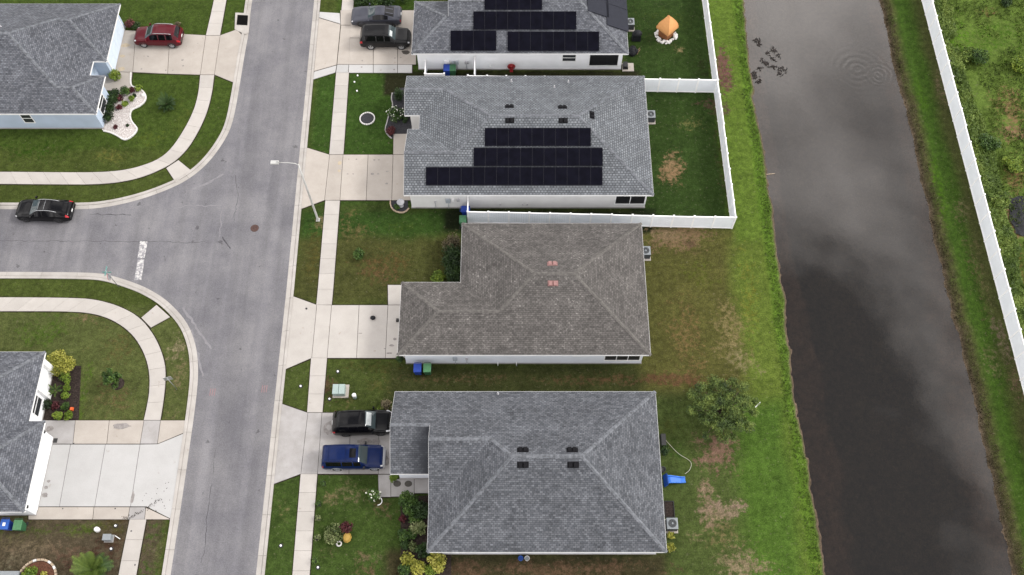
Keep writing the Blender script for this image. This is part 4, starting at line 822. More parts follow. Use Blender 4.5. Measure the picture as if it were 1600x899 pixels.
# ---------------------------------------------------------------- fences
def fence(label, p0, p1, n, h=1.83, group='white vinyl privacy fence runs', first=True, last=True):
    p0 = np.array(p0); p1 = np.array(p1); L = np.linalg.norm(p1-p0); d = (p1-p0)/L; rz = math.atan2(d[1], d[0])
    root = thing('vinyl_fence', label, 'fence', (p0[0], p0[1], 0), rz, group)
    sp = L/n
    pm = MB(); nb = 8; w = (sp-.13)/nb
    for i in range(nb): pm.box(-sp/2+.065+i*w+.003, -sp/2+.065+(i+1)*w-.003, -.022, .022, .08, h-.07)
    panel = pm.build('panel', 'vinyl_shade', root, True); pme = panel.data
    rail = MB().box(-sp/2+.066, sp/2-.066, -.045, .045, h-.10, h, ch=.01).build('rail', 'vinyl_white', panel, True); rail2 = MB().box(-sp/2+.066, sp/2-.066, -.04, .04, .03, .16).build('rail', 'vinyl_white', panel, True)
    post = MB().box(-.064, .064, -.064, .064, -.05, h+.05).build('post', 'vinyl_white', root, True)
    cap = MB().box(-.08, .08, -.08, .08, h+.05, h+.08).add([(-.08, -.08, h+.081), (.08, -.08, h+.081), (.08, .08, h+.081), (-.08, .08, h+.081), (0, 0, h+.14)], [(0, 1, 4), (1, 2, 4), (2, 3, 4), (3, 0, 4)]).build('cap', 'trim_white', post, True)
    panel.location = (sp/2, 0, 0); post.location = (0, 0, 0); post0 = post
    for i in range(1, n):
        q = copy_tree(panel, root); q.location = (sp*(i+.5), 0, rng.normal(0, .008))
        q.rotation_euler = (rng.normal(0, .006), 0, 0)
        q = copy_tree(post, root); q.location = (sp*i, 0, 0)
    if last: q = copy_tree(post, root); q.location = (L, 0, 0)
    if not first: col.objects.unlink(cap); bpy.data.objects.remove(cap); col.objects.unlink(post) if post.name in col.objects else None; bpy.data.objects.remove(post)
    return root
fc = P(1143, 357)          # south-east corner of the second yard
FX0 = P(732, 348)[0]; FY = P(732, 348)[1]
ne2 = P(1116, 145)
fence('long white vinyl fence along the south side of the solar panel house', (FX0, FY), fc, 13)
fence('white vinyl fence along the canal side of the solar panel house yard', (fc[0], fc[1]+.08), (ne2[0], ne2[1]-.08), 9, first=False, last=False)
nx0, ny0 = P(731, 117, 1.83)
fence('white vinyl fence between the two solar roofed houses', (nx0, ny0-.1), ne2, 13)
nt1 = P(1094, -25)
fence('white vinyl fence along the canal side of the top yard', (ne2[0], ne2[1]+.1), nt1, 6, first=False)
fence('short white fence return beside the bins of the solar house', (FX0, FY+.1), (FX0, y2-.08), max(1, round((y2-FY)/1.8)), first=False)
fence('short white fence return against the top house wall', (nx0+.6, ny0+.02), (nx0+.6, y1-.08), 1, first=False)
g0 = P(664, 117, 1.2); g1_ = P(694, 117, 1.2)
fence('low white screen fence hiding the bins at the top house', g0, g1_, 1, 1.35); fence('end panel of the low white bin screen at the top house', (g0[0], g0[1]+.08), (g0[0], y1-.1), 1, 1.35, first=False)
fe0, fe1 = (P(1437, 0)[0]+.1, 46.), (P(1437, 0)[0]+.55, -30.)
fence('very long white fence on the far bank of the canal', fe0, fe1, 42, 1.83)
print('fence e', fe0, fe1, P(1437, 0), P(1520, 310), P(1600, 600))

# ---------------------------------------------------------------- vehicles
def lerp_keys(keys, ts):
    k = np.array(keys, float); o = np.stack([np.interp(ts, k[:, 0], k[:, i]) for i in range(1, k.shape[1])], 1)
    for _ in range(2):
        q = o.copy(); q[1:-1] = o[:-2]*.22+o[1:-1]*.56+o[2:]*.22; o = q
    return o
def wheel_parts(root, x, y, r, w, rim):
    sgn = 1 if y > 0 else -1
    def ring(prof, n=24):
        vs = []; fs = []
        for (rr, yy) in prof:
            for i in range(n): a = 2*math.pi*i/n; vs.append((x+rr*math.cos(a), y+yy*sgn, r+rr*math.sin(a)))
        for k in range(len(prof)-1):
            for i in range(n):
                f = (k*n+i, k*n+(i+1) % n, (k+1)*n+(i+1) % n, (k+1)*n+i); fs.append(f if sgn < 0 else f[::-1])
        return vs, fs
    wh = new_obj('wheel', None, root); wh.empty_display_size = .1
    vs, fs = ring([(r*.62, -w), (r*.95, -w), (r, -w*.85), (r, -w*.12), (r*.93, 0), (r*.66, .004), (r*.62, -.02)]); MB().add(vs, fs, True).build('tyre', 'rubber', wh, True)
    b_ = MB(); vs, fs = ring([(r*.66, -.004), (r*.60, .006), (r*.58, -.05), (.001, -.05)]); b_.add(vs, fs)
    for k in range(5):
        a = 2*math.pi*k/5+.3; d = np.array((math.cos(a), 0, math.sin(a))); p = np.array((x, y-.015*sgn, r))
        b_.obox(p+d*r*.32, d, np.array((0, 1, 0)), np.cross(d, (0, 1, 0)), r*.30, .018, r*.085)
    b_.build('rim', rim, wh, True)
def car(name, label, cat, front, rear, heading, spec, side=-1):
    """front / rear: pixel of the ground contact of the two wheels on the visible (south) side"""
    L, W, H = spec['L'], spec['W'], spec['H']; f = np.array(P(*front)); r_ = np.array(P(*rear)); ax = (f-r_)/np.linalg.norm(f-r_)
    rz = math.atan2(ax[1], ax[0]); nrm = np.array((-ax[1], ax[0])); nrm = nrm if nrm[1] > 0 else -nrm
    wb = spec['wb']; tf = spec['tf']                     # front overhang
    cxy = (f+r_)/2+nrm*(W/2-.03); cxy = cxy+ax*(tf-(L-wb-tf))/2   # bumper-to-bumper centre
    root = thing(name, label, 'car' if cat is None else cat, (cxy[0], cxy[1], spec.get('z', TOP)), rz)
    nS = 64; ts = np.unique(np.concatenate([np.linspace(0, 1, nS), [.004, .012, .988, .996]])); K = lerp_keys(spec['keys'], ts)  # ztop, wt, zbelt, wb, zbot
    hw = W/2; rings = []
    for i, t_ in enumerate(ts):
        zt, wt, zb, wbx, z0 = K[i]; x = L/2-L*t_; cr_ = min(.07, max(.02, (zt-zb)*.35+.02)); h_ = zb-z0
        half = [(wbx*.88, z0), (wbx*.985, z0+.12*h_), (wbx*1.0, z0+.45*h_), (wbx*1.0, z0+.72*h_), (wbx*.975, z0+.92*h_), (wbx*.94, zb), (wt, zt-cr_), (wt*.93, zt-cr_*.45), (wt*.72, zt-cr_*.14), (wt*.36, zt-.02*cr_)]
        full = [(x, -w*hw, z) for w, z in half]+[(x, 0, zt)]+[(x, w*hw, z) for w, z in half[::-1]]
        rings.append(full)
    nr_ = len(rings[0]); V = [v for q in rings for v in q]; groups = {}
    segs = nr_-1
    def seg_id(j): return j if j < 10 else segs-1-j        # 0 lowest .. 9 roof centre
    for i in range(len(ts)-1):
        tm = (ts[i]+ts[i+1])/2
        for j in range(segs):
            sg = seg_id(j); sd = 0 if j < 10 else 1; key = ('body',)
            for (nm, t0, t1, s0, s1, mt, split) in spec['cuts']:
                if t0 <= tm < t1 and s0 <= sg <= s1: key = (nm, mt, (sd, t0) if split else (t0,))
            groups.setdefault(key, []).append((i*nr_+j, (i+1)*nr_+j, (i+1)*nr_+j+1, i*nr_+j+1))
    for key, fs in groups.items():
        if key[0] == 'body':
            ends = [list(range(nr_)), [(len(ts)-1)*nr_+j for j in range(nr_)][::-1]]
            bottom = [(i*nr_, i*nr_+nr_-1, (i+1)*nr_+nr_-1, (i+1)*nr_) for i in range(len(ts)-1)]
            allf = [f_[::-1] for f_ in fs]+bottom+ends; nmx, mt = 'body', spec['paint']
        else: allf = [f_[::-1] for f_ in fs]; nmx, mt = key[0], key[1]
        used = sorted({q for f_ in allf for q in f_}); mp_ = {q: k for k, q in enumerate(used)}
        MB().add([V[q] for q in used], [[mp_[q] for q in f_] for f_ in allf], True).build(nmx, mt, root, True)
    r = spec.get('r', .34); xf = L/2-tf; xr = xf-wb
    for xx in (xf, xr):
        for yy in (-hw+.005, hw-.005): wheel_parts(root, xx, yy-.0*yy, r, .2, spec.get('rim', 'rim_silver'))
        for sd in (-1, 1):                                # arch lip
            b_ = MB(); n = 14; vs = []
            for k in range(n+1):
                a = math.pi*(-.06+1.12*k/n)
                for rr, yo in ((r*1.02, .002), (r*1.17, .014), (r*1.2, -.05)): vs.append((xx+rr*math.cos(a), sd*(hw+yo), r+rr*math.sin(a)))
            fs = []
            for k in range(n):
                for q in (0, 1): f_ = (k*3+q, k*3+q+1, (k+1)*3+q+1, (k+1)*3+q); fs.append(f_ if sd > 0 else f_[::-1])
            b_.add(vs, fs, True); b_.build('wheel_arch', spec.get('arch', 'black_plastic'), root, True)
    xm = L/2-L*spec['mirror']; 
    for sd in (-1, 1):
        MB().box(xm-.09, xm+.07, min(sd*hw*.97, sd*(hw+.19)), max(sd*hw*.97, sd*(hw+.19)), spec['mz'], spec['mz']+.15, .025).build('mirror', spec.get('mirror_mat', spec['paint']), root, True)
    if 'rails' in spec:
        t0, t1, mt = spec['rails']
        for sd in (-1, 1):
            pts = []
            for t_ in np.linspace(t0, t1, 7):
                k = np.array([np.interp(t_, ts, K[:, q]) for q in range(5)]); e = .03 if t_ in (t0, t1) else .065; pts.append((L/2-L*t_, sd*(k[1]*hw*.93), k[0]-.03+e))
            MB().tube(pts, .022, 6).build('roof_rail', mt, root, True)
    for (nm, t0, t1, y0, y1, zz, dz, mt) in spec.get('tops', []):
        # flat-ish item laid on the roof or hood, follows the body
        vs = []; n = 6; m_ = 4
        for a in np.linspace(t0, t1, n):
            k = [np.interp(a, ts, K[:, q]) for q in range(5)]
            for b2 in np.linspace(y0, y1, m_): 
                w_ = k[1]*hw; cr_ = min(.07, max(.02, (k[0]-k[2])*.35+.02)); fy = abs(b2)/w_; zz_ = k[0]-cr_*np.interp(fy, [0, .36, .72, .93, 1], [0, .02, .14, .45, 1]); vs.append((L/2-L*a, b2, zz_+dz))
        MB().add(vs, [(i*m_+j, i*m_+j+1, (i+1)*m_+j+1, (i+1)*m_+j) for i in range(n-1) for j in range(m_-1)], True).build(nm, mt, root, True)
    zp = spec.get('plate', .8); MB().box(-L/2-.012, -L/2+.03, -.16, .16, zp-.06, zp+.06).build('number_plate', 'sign_white', root, True)
    return root
def suvkeys(H, hood, cowl, rf, rr, tail, belt, wt=.76, low=.26, nose=.72):
    # t, ztop, wtop, zbelt, wbelt, zbottom
    return [(0, nose-.05, .60, nose-.12, .68, low+.10), (.012, nose+.05, .70, nose-.06, .81, low+.04), (.045, hood-.06, .80, hood-.13, .945, low), (.13, hood, .86, hood-.10, 1.0, low), (cowl, hood+.07, .84, belt-.03, 1.0, low),
            (rf, H-.05, wt-.02, belt, 1.0, low), (rf+.10, H, wt, belt, 1.0, low), ((rf+rr)/2+.05, H, wt, belt+.01, 1.0, low), (rr, H-.05, wt-.03, belt+.03, .985, low), (tail, belt+.09, wt+.05, belt+.02, .96, low+.03), (.988, belt-.12, .76, belt-.18, .87, low+.08), (1, belt-.25, .66, belt-.30, .76, low+.12)]
def cuts(cowl, rf, rr, tail, pillars, wind='windshield_glass', trim='black_plastic', sidef=None):
    a = sidef if sidef is not None else (cowl+rf)/2+.03
    c = [('sill', 0.02, .985, 0, 0, trim, True), ('windshield', cowl+.004, rf+.012, 7, 9, wind, False), ('rear_window', rr+.008, tail-.004, 7, 9, 'car_glass', False)]
    ps = [a]+list(pillars)
    for x0, x1 in zip(ps[:-1], ps[1:]): c.append(('side_window', x0+.008, x1-.008, 5, 5, 'car_glass', True))
    return c
lights = lambda h0, h1, t0: [('headlight', h0, h1, 4, 5, 'lamp_clear', True), ('taillight', t0, .995, 3, 4, 'lamp_red', True)]
red = dict(L=4.55, W=1.86, H=1.66, wb=2.69, tf=.93, paint='paint_red', r=.35, keys=suvkeys(1.66, 1.02, .27, .43, .90, .975, 1.06, .72), mirror=.31, mz=1.05, rails=(.46, .85, 'rim_silver'), mirror_mat='paint_red',
    cuts=cuts(.27, .43, .90, .965, (.56, .72, .87))+lights(.025, .085, .93), tops=[('hood_crease', .10, .25, -.02, .02, 0, .006, 'paint_red')])
car('red_crossover', 'dark red crossover with silver roof rails on the blue house driveway', 'car', (225, 75.5), (272.5, 76.5), 0, red)
coupe = dict(L=4.84, W=1.92, H=1.37, wb=2.81, tf=.95, paint='paint_grey', r=.36, rim='rim_dark', mirror=.36, mz=.92,
    keys=[(0, .55, .72, .5, .80, .22), (.015, .70, .80, .62, .92, .18), (.06, .82, .86, .74, .98, .17), (.2, .93, .88, .84, 1.0, .17), (.34, .99, .84, .90, 1.0, .17), (.49, 1.33, .62, .93, 1.0, .17), (.60, 1.37, .62, .94, 1.0, .17), (.68, 1.32, .61, .96, 1.0, .17), (.86, 1.06, .70, .98, 1.0, .18), (.96, 1.02, .80, .94, .97, .22), (.99, .90, .82, .80, .92, .28), (1, .75, .78, .68, .88, .32)],
    cuts=[('sill', .02, .985, 0, 0, 'black_plastic', True), ('windshield', .345, .495, 7, 9, 'windshield_glass', False), ('rear_window', .69, .85, 7, 9, 'car_glass', False), ('side_window', .44, .60, 5, 5, 'car_glass', True), ('side_window', .61, .74, 5, 5, 'car_glass', True), ('headlight', .02, .055, 4, 5, 'lamp_clear', True), ('taillight', .985, .998, 3, 5, 'lamp_red', True)],
    tops=[('hood_scoop', .10, .30, -.30, .30, 0, .014, 'paint_grey'), ('rear_louvre', .70, .84, -.32, -.22, 0, .012, 'paint_grey'), ('rear_louvre', .70, .84, .22, .32, 0, .012, 'paint_grey'), ('spoiler', .945, .985, -.62, .62, 0, .05, 'paint_grey')])
car('grey_coupe', 'metallic grey sports coupe on the top house driveway', 'car', (561.5, 43), (613.5, 43), 0, coupe)
boxy = dict(L=4.80, W=1.94, H=1.76, wb=2.9, tf=.88, paint='paint_charcoal', r=.38, keys=suvkeys(1.76, 1.10, .28, .40, .93, .98, 1.12, .76, .30, .78), mirror=.31, mz=1.08, rails=(.42, .9, 'black_plastic'), cuts=cuts(.28, .40, .93, .975, (.50, .66, .88))+lights(.02, .05, .94), tops=[('antenna_fin', .82, .84, -.03, .03, 0, .05, 'black_plastic'), ('sun_shade', .345, .392, -.60, .05, 0, .012, 'sunshade')])
car('black_boxy_suv', 'matt black boxy four wheel drive parked beside the grey sports coupe', 'car', (629.5, 79), (578.5, 79), 0, boxy)
cross = dict(L=4.62, W=1.86, H=1.68, wb=2.66, tf=.93, paint='paint_black', r=.35, rim='rim_dark', keys=suvkeys(1.68, 1.02, .27, .42, .89, .97, 1.06, .72), mirror=.31, mz=1.05, rails=(.45, .84, 'black_plastic'), cuts=cuts(.27, .42, .89, .96, (.55, .71, .86))+lights(.02, .09, .93)+[('sunroof', .50, .80, 8, 9, 'car_glass', False)], tops=[('sun_shade', .335, .412, -.52, .52, 0, .012, 'sunshade')])
car('black_crossover', 'glossy black crossover nose to the wall beside the blue car', 'car', (596, 681.5), (541.5, 683), 0, cross)
blue = dict(L=4.81, W=1.80, H=1.79, wb=2.83, tf=.82, paint='paint_blue', r=.37, keys=suvkeys(1.76, 1.10, .27, .385, .955, .985, 1.12, .77, .30, .76), mirror=.31, mz=1.1, mirror_mat='black_plastic', arch='rim_silver', rails=(.46, .92, 'paint_blue'),
    cuts=cuts(.27, .385, .955, .983, (.49, .66, .92), 'windshield_glass', 'rim_silver')+[('front_bumper', 0, .035, 0, 9, 'rim_silver', False), ('rear_bumper', .975, 1.1, 0, 3, 'rim_dark', False), ('headlight', .036, .06, 4, 5, 'lamp_clear', True), ('taillight', .955, .975, 3, 4, 'lamp_red', True)],
    tops=[('sunroof', .435, .535, -.36, .36, 0, .006, 'car_glass'), ('rack_bar', .58, .588, -.6, .6, 0, .05, 'paint_blue'), ('rack_bar', .86, .868, -.6, .6, 0, .05, 'paint_blue'), ('spare_cover', .60, .85, -.5, .5, 0, .012, 'paint_blue')])
car('blue_suv', 'deep blue estate four wheel drive with sunroof and silver bumper', 'car', (587.5, 736), (527, 736.5), 0, blue)
sedan = dict(rails=(.385, .79, 'rim_silver'), L=4.88, W=1.86, H=1.45, wb=2.85, tf=.93, paint='paint_black', r=.35, rim='rim_dark', z=.02, mirror=.34, mz=.98,
    keys=[(0, .58, .52, .52, .62, .22), (.015, .70, .66, .62, .78, .19), (.06, .84, .80, .76, .94, .18), (.17, .94, .87, .86, 1.0, .18), (.30, 1.0, .84, .92, 1.0, .18), (.45, 1.41, .64, .96, 1.0, .18), (.55, 1.45, .65, .97, 1.0, .18), (.66, 1.43, .64, .98, 1.0, .18), (.87, 1.13, .66, .99, .985, .19), (.965, 1.08, .74, .95, .93, .24), (.99, .88, .80, .80, .90, .30), (1, .75, .74, .68, .86, .34)],
    cuts=[('sill', .02, .985, 0, 0, 'black_plastic', True), ('windshield', .305, .455, 7, 9, 'windshield_glass', False), ('rear_window', .67, .865, 7, 9, 'car_glass', False), ('side_window', .40, .53, 5, 5, 'car_glass', True), ('side_window', .54, .66, 5, 5, 'car_glass', True), ('side_window', .67, .76, 5, 5, 'car_glass', True), ('sunroof', .47, .56, 8, 9, 'car_glass', False), ('headlight', .02, .07, 4, 5, 'lamp_clear', True), ('taillight', .93, .99, 4, 5, 'lamp_red', True)],
    tops=[('roof_trim', .462, .467, -.50, .50, 0, .006, 'metal_grey'), ('roof_trim', .568, .573, -.50, .50, 0, .006, 'metal_grey')], plate=.72)
car('black_sedan', 'shiny black saloon parked at the kerb of the side street', 'car', (43, 347.5), (95, 349), 0, sedan)
white = dict(red, paint='paint_white', mirror_mat='paint_white', z=.02, W=1.9, L=4.7)
fx = P(0, 346)
car('white_car', 'white car cut off by the left edge, parked ahead of the black saloon', 'car', (-74, 346), (-22, 347), 0, white)

# ---------------------------------------------------------------- plants
def leafcloud(blobs, n, size, up=.45, shell=.4, aspect=.5, seed=0, clump=2.2):
    rg = np.random.default_rng(seed+11); bl_ = np.array(blobs, float)         # x y z rx ry rz
    wgt = bl_[:, 3]*bl_[:, 4]*bl_[:, 5]; wgt = wgt**.67; idx = rg.choice(len(bl_), n, p=wgt/wgt.sum())
    d = rg.normal(size=(n, 3)); d /= np.linalg.norm(d, axis=1)[:, None]; rad = rg.random(n)**shell
    c = bl_[idx, :3]+d*bl_[idx, 3:]*rad[:, None]
    c[:, 2] = np.maximum(c[:, 2], .03)
    nn = rg.normal(size=(n, 3))*.8+d*.5+np.array((0, 0, up*1.6)); nn /= np.linalg.norm(nn, axis=1)[:, None]
    tt = np.cross(nn, rg.normal(size=(n, 3))); tt /= np.linalg.norm(tt, axis=1)[:, None]; bb = np.cross(nn, tt)
    L = size*(.6+.8*rg.random(n))[:, None]; Wd = L*aspect
    v = np.stack([c-tt*L, c+bb*Wd+nn*L*.12, c+tt*L, c-bb*Wd+nn*L*.12], 1).reshape(-1, 3)
    cl = fbm(c[:, 0]+c[:, 2]*.7, c[:, 1], clump, seed+3, 2)
    r = np.clip(.45*rg.random(n)+.75*cl-.1, 0, 1)
    return v, np.arange(n*4).reshape(-1, 4), np.repeat(r, 4)
def foliage(name, parent, blobs, n, size, material, loc=None, **kw):
    v, f, a = leafcloud(blobs, n, size, **kw); off = np.array(origin_of(parent)); me = np_mesh(name, v-off, f, a); me.materials.append(MATS[material]); return new_obj(name, me, parent)
def shrub(name, label, cat, xy, r, h, material, n=500, size=.10, group=None, lobes=5, seed=0, base=0, sq=1.0, flowers=None, **kw):
    rg = random.Random(seed*31+int(xy[0]*100)); root = thing(name, label, cat, (xy[0], xy[1], base), 0, group)
    st = MB(); bl_ = []
    for k in range(lobes):
        a = 6.28*k/lobes+rg.random(); q = r*.45*(.6+.6*rg.random()); z = h*(.45+.25*rg.random())
        bl_.append((xy[0]+q*math.cos(a), xy[1]+q*math.sin(a)*sq, base+z, r*(.5+.2*rg.random()), r*sq*(.5+.2*rg.random()), h*.42)); st.tube([(xy[0], xy[1], base-.02), (xy[0]+q*.5*math.cos(a), xy[1]+q*.5*math.sin(a), base+z*.6), (bl_[-1][0], bl_[-1][1], base+z)], [.025, .018, .008], 5)
    bl_.append((xy[0], xy[1], base+h*.6, r*.6, r*.6*sq, h*.4))
    st.build('stem', 'bark', root); foliage('foliage', root, bl_, n, size, material, seed=seed, **kw)
    if flowers: foliage('flowers', root, [(q[0], q[1], q[2]+.08, q[3], q[4], q[5]) for q in bl_], flowers[0], flowers[1], flowers[2], seed=seed+5, shell=.1, up=1.2, aspect=.9)
    return root
def frond(L, wid, droop, n=20, rise=.5):
    """pinnate frond along +x from the origin"""
    b_ = MB(); pts = []
    for i in range(n+1): t_ = i/n; pts.append(np.array((L*t_*(1-.12*t_*droop), 0, L*(rise*t_-droop*t_*t_))))
    for i in range(n):
        a, c = pts[i], pts[i+1]; w = .012; b_.add([tuple(a+(0, -w, 0)), tuple(a+(0, w, 0)), tuple(c+(0, w*.8, 0)), tuple(c+(0, -w*.8, 0))], [(3, 2, 1, 0)])
        if i < 1: continue
        l = wid*math.sin(math.pi*(.12+.85*i/n))**.7; d = (c-a)/np.linalg.norm(c-a)
        for sg in (-1, 1):
            tip = a+d*l*.55+np.array((0, sg*l, -l*.18)); wd = d*.022*(L/.8)
            b_.add([tuple(a-wd), tuple(a+wd), tuple(tip)], [(0, 1, 2) if sg > 0 else (0, 2, 1)])
    return b_
def palm(name, label, xy, L, nfr, trunk, wid, material, seed=0, droop=.55, layers=3):
    root = thing(name, label, 'palm', (xy[0], xy[1], 0)); rg = random.Random(seed)
    MB().lathe(0, 0, [(.16, -.05), (.2, .1), (.15, trunk*.7), (.12, trunk), (.03, trunk+.06)], 12).build('trunk', 'bark', root, True)
    protos = []
    for k in range(layers):
        me = frond(L*(1-.12*k), wid, droop-.20*k, 20, .35+.38*k).build('frond', material, root, True)
        a = me.data.attributes.new('rnd', 'FLOAT', 'POINT'); vals = np.clip(np.array([.25+.2*k+.5*abs(v.co.x)/L*.6 for v in me.data.vertices])+rng.normal(0, .12, len(me.data.vertices)), 0, 1); a.data.foreach_set('value', vals.astype(np.float32)); protos.append(me)
    for i in range(nfr):
        k = i % layers; o = protos[k] if i < layers else inst(protos[k].data, 'frond', root, (0, 0, 0)); o.location = (0, 0, trunk); s_ = .85+.3*rg.random(); o.scale = (s_, s_, s_*(.8+.4*rg.random())); o.rotation_euler = (rg.uniform(-.15, .15), 0, i*2.399+rg.uniform(-.15, .15))
    return root
# back-yard tree by the fourth house
tx, ty = P(1122, 652)
tr_ = thing('broadleaf_tree', 'round green tree on the lawn behind the nearest house', 'tree', (tx, ty, 0))
rg = random.Random(4); tb = MB(); tb.tube([(tx, ty, -.05), (tx+.05, ty, .7), (tx-.03, ty+.06, 1.5)], [.15, .11, .09], 9); blobs = []
for k in range(46):
    a = k*2.399; q = 2.45*math.sqrt((k+.5)/46)*(.85+.25*rg.random()); z = 2.7-.38*q+rg.uniform(-.45, .5); bx, by = tx+q*math.cos(a)*1.02, ty+q*math.sin(a)
    tb.tube([(tx, ty, 1.0+.5*rg.random()), (tx+q*.45*math.cos(a), ty+q*.45*math.sin(a), 1.7), (bx, by, z)], [.06, .035, .012], 5); s_ = .30+.24*rg.random(); blobs.append((bx, by, z, s_*1.1, s_*1.1, s_*.75))
tb.build('trunk', 'bark', tr_); foliage('crown', tr_, blobs, 20000, .075, 'leaf_tree', seed=3, shell=.75, aspect=.36, up=.5, clump=1.6)

# --- garden shrubs
def gp(x, y, z=0): return P(x, y, z)
# north-west (blue) house bed
bed = [tuple(q) for q in smooth(px([(204, 136), (212, 138), (222, 141), (229, 150), (227, 160), (215, 169), (205, 171), (203, 184), (208, 194), (218, 203), (197, 222), (185, 213), (172, 207), (162, 205)]), 2)]+px([(160, 203), (166, 180), (172, 160), (177, 142)])
bedr = tag(MB().prism(bed, -.03, .05).build('gravel_bed', 'pebble'), 'white pebble garden bed with curved edging beside the blue house', 'garden bed')
edge_pts = px([(205, 114), (204, 135), (212, 138), (222, 141), (229, 150), (227, 160), (215, 169), (205, 171), (203, 184), (208, 194), (218, 203), (197, 222), (185, 213), (172, 207), (162, 205)])
ep = resample(smooth(edge_pts, 2), .34); er = thing('white_edging', 'white concrete kerb stones edging the pebble bed of the blue house', 'edging', tuple(ep[0]))
for a, b2 in zip(ep[:-1], ep[1:]):
    d = (b2-a); d = d/np.linalg.norm(d); MB().beam(tuple(a+d*.008)+(.045,), tuple(b2-d*.008)+(.045,), .13, .13).build('edging_stone', 'white_stone', er)
def pebbles(root, poly, n, material, z=.05, size=.05, seed=0):
    rg = np.random.default_rng(seed); p = np.array(poly); lo, hi = p.min(0), p.max(0); b_ = MB(); k = 0
    def inside(q):
        c = False; j = len(p)-1
        for i in range(len(p)):
            if ((p[i, 1] > q[1]) != (p[j, 1] > q[1])) and q[0] < (p[j, 0]-p[i, 0])*(q[1]-p[i, 1])/(p[j, 1]-p[i, 1]+1e-12)+p[i, 0]: c = not c
            j = i
        return c
    while k < n:
        q = lo+(hi-lo)*rg.random(2); k += 1
        if not inside(q): continue
        s_ = size*(.5+rg.random()); a = rg.random()*6.28; vs = []
        for i in range(5): an = a+6.28*i/5; vs.append((q[0]+s_*math.cos(an)*(.7+.3*rg.random()), q[1]+s_*math.sin(an)*(.7+.3*rg.random()), z))
        vs.append((q[0], q[1], z+s_*.7)); b_.add(vs, [(i, (i+1) % 5, 5) for i in range(5)])
    o = b_.build('pebbles', material, root); o['kind'] = 'stuff'
pebbles(bedr, bed, 1500, 'white_stone', .045, .05, 3)
for i, (x, y, r, h, mt, lb) in enumerate([(172, 188, .62, .9, 'leaf_dark', 'dark green hedge shrub at the corner of the blue house'), (174, 174, .62, .95, 'leaf_dark', 'dark green hedge shrub under the blue house window'), (178, 160, .62, .9, 'leaf_dark', 'dark green hedge shrub right of the blue house window'), (181, 150, .5, .75, 'leaf_dark', 'small dark shrub where hedge meets the blue house path'),
     (198, 147, .55, .8, 'leaf_mid', 'spiky green plant in the middle of the pebble bed'), (188, 156, .34, .5, 'leaf_red', 'dark red shrub between hedge and pebbles of blue house'), (187, 170, .30, .4, 'leaf_red', 'small maroon plant low on the white pebbles'), (207, 143, .32, .45, 'leaf_red', 'maroon plant at the top of the pebble bed'), (218, 141, .36, .5, 'leaf_lime', 'yellow green bush at the round tip of the pebble bed'), (207, 157, .32, .45, 'leaf_lime', 'upper of two lime bushes on the white pebbles'), (196, 165, .34, .45, 'leaf_lime', 'lower of two lime bushes on the white pebbles'), (211, 151, .2, .3, 'leaf_dark', 'tiny dark plant near the round white stone'), (181, 200, .22, .3, 'leaf_red', 'lone dark plant low in the pebble bed corner'), (200, 197, .16, .2, 'leaf_dark', 'tiny plant by the lower curve of the pebble bed'),
     (182, 122, .62, .95, 'leaf_lime', 'leafy lime shrub beside the blue house doorway'), (204, 42, .55, .7, 'leaf_red', 'dark red shrub at the garage corner of the blue house'), (214, 44, .5, .55, 'leaf_dark', 'low green shrub by the red car nose'), (279, 40, .3, .35, 'leaf_dead', 'withered little plant behind the red car')]):
    shrub('shrub', lb, 'shrub', gp(x, y), r, h, mt, int(900*r), .085, seed=i)
sx, sy_ = P(224, 150); tag(MB().lathe(sx, sy_, [(.16, .0), (.19, .1), (.15, .2), (.05, .25)], 12).build('garden_stone', 'white_stone'), 'round white garden stone at the tip of the pebble bed', 'stone')
palm('sago_palm', 'dark sago palm alone on the blue house lawn', P(262, 166), .92, 75, .30, .17, 'leaf_dark', 3, .45)
# first house
for i, (x, y, r, h, mt, lb) in enumerate([(566, 5, .8, .9, 'leaf_dark', 'dark hedge left of the coupe by the top edge'), (590, 6, .9, .8, 'leaf_mid', 'green hedge behind the coupe bonnet'), (606, 5, .8, .8, 'leaf_dark', 'dark green hedge behind the coupe boot'), (632, 3, .5, .8, 'leaf_mid', 'green shrub at the top house garage corner')]):
    shrub('shrub', lb, 'shrub', gp(x, y), r, h, mt, 900, .1, seed=40+i)
# second house front beds
b2d = [tuple(q) for q in smooth(px([(613, 146), (611, 155), (615, 166), (608, 178), (605, 192), (601, 203), (605, 211), (612, 217)]), 2)]+px([(648, 217), (648, 136), (625, 138)])
o2 = tag(MB().prism(b2d, -.03, .03).build('mulch_bed', 'dark_gravel'), 'dark gravel bed by the front door of the solar panel house', 'garden bed')
er = thing('bed_edging', 'grey border of the dark gravel bed by the solar house door', 'edging', P(606, 150))
ep = resample(smooth(px([(613, 146), (611, 155), (615, 166), (608, 178), (605, 192), (601, 203), (605, 211), (612, 217)]), 2), .4)
for a, b2 in zip(ep[:-1], ep[1:]): MB().beam(tuple(a)+(.05,), tuple(b2)+(.05,), .10, .10).build('edging_stone', 'concrete_grey', er)
for i, (x, y, r, h, mt, lb, fl) in enumerate([(624, 154, .62, 1.0, 'leaf_dark', 'dark green bush at the corner gable of the solar house', None), (619, 184, .85, 1.1, 'leaf_mid', 'flowering bush with white blossoms by the solar house door', (45, .07, 'petal_white')), (611, 207, .5, .5, 'leaf_red', 'dark red low plant at the end of the gravel bed', None), (633, 188, .35, .5, 'leaf_dark', 'small dark bush beside the flowering one at the solar house', None)]):
    shrub('shrub', lb, 'shrub', gp(x, y), r, h, mt, int(1000*r), .085, seed=60+i, flowers=fl)
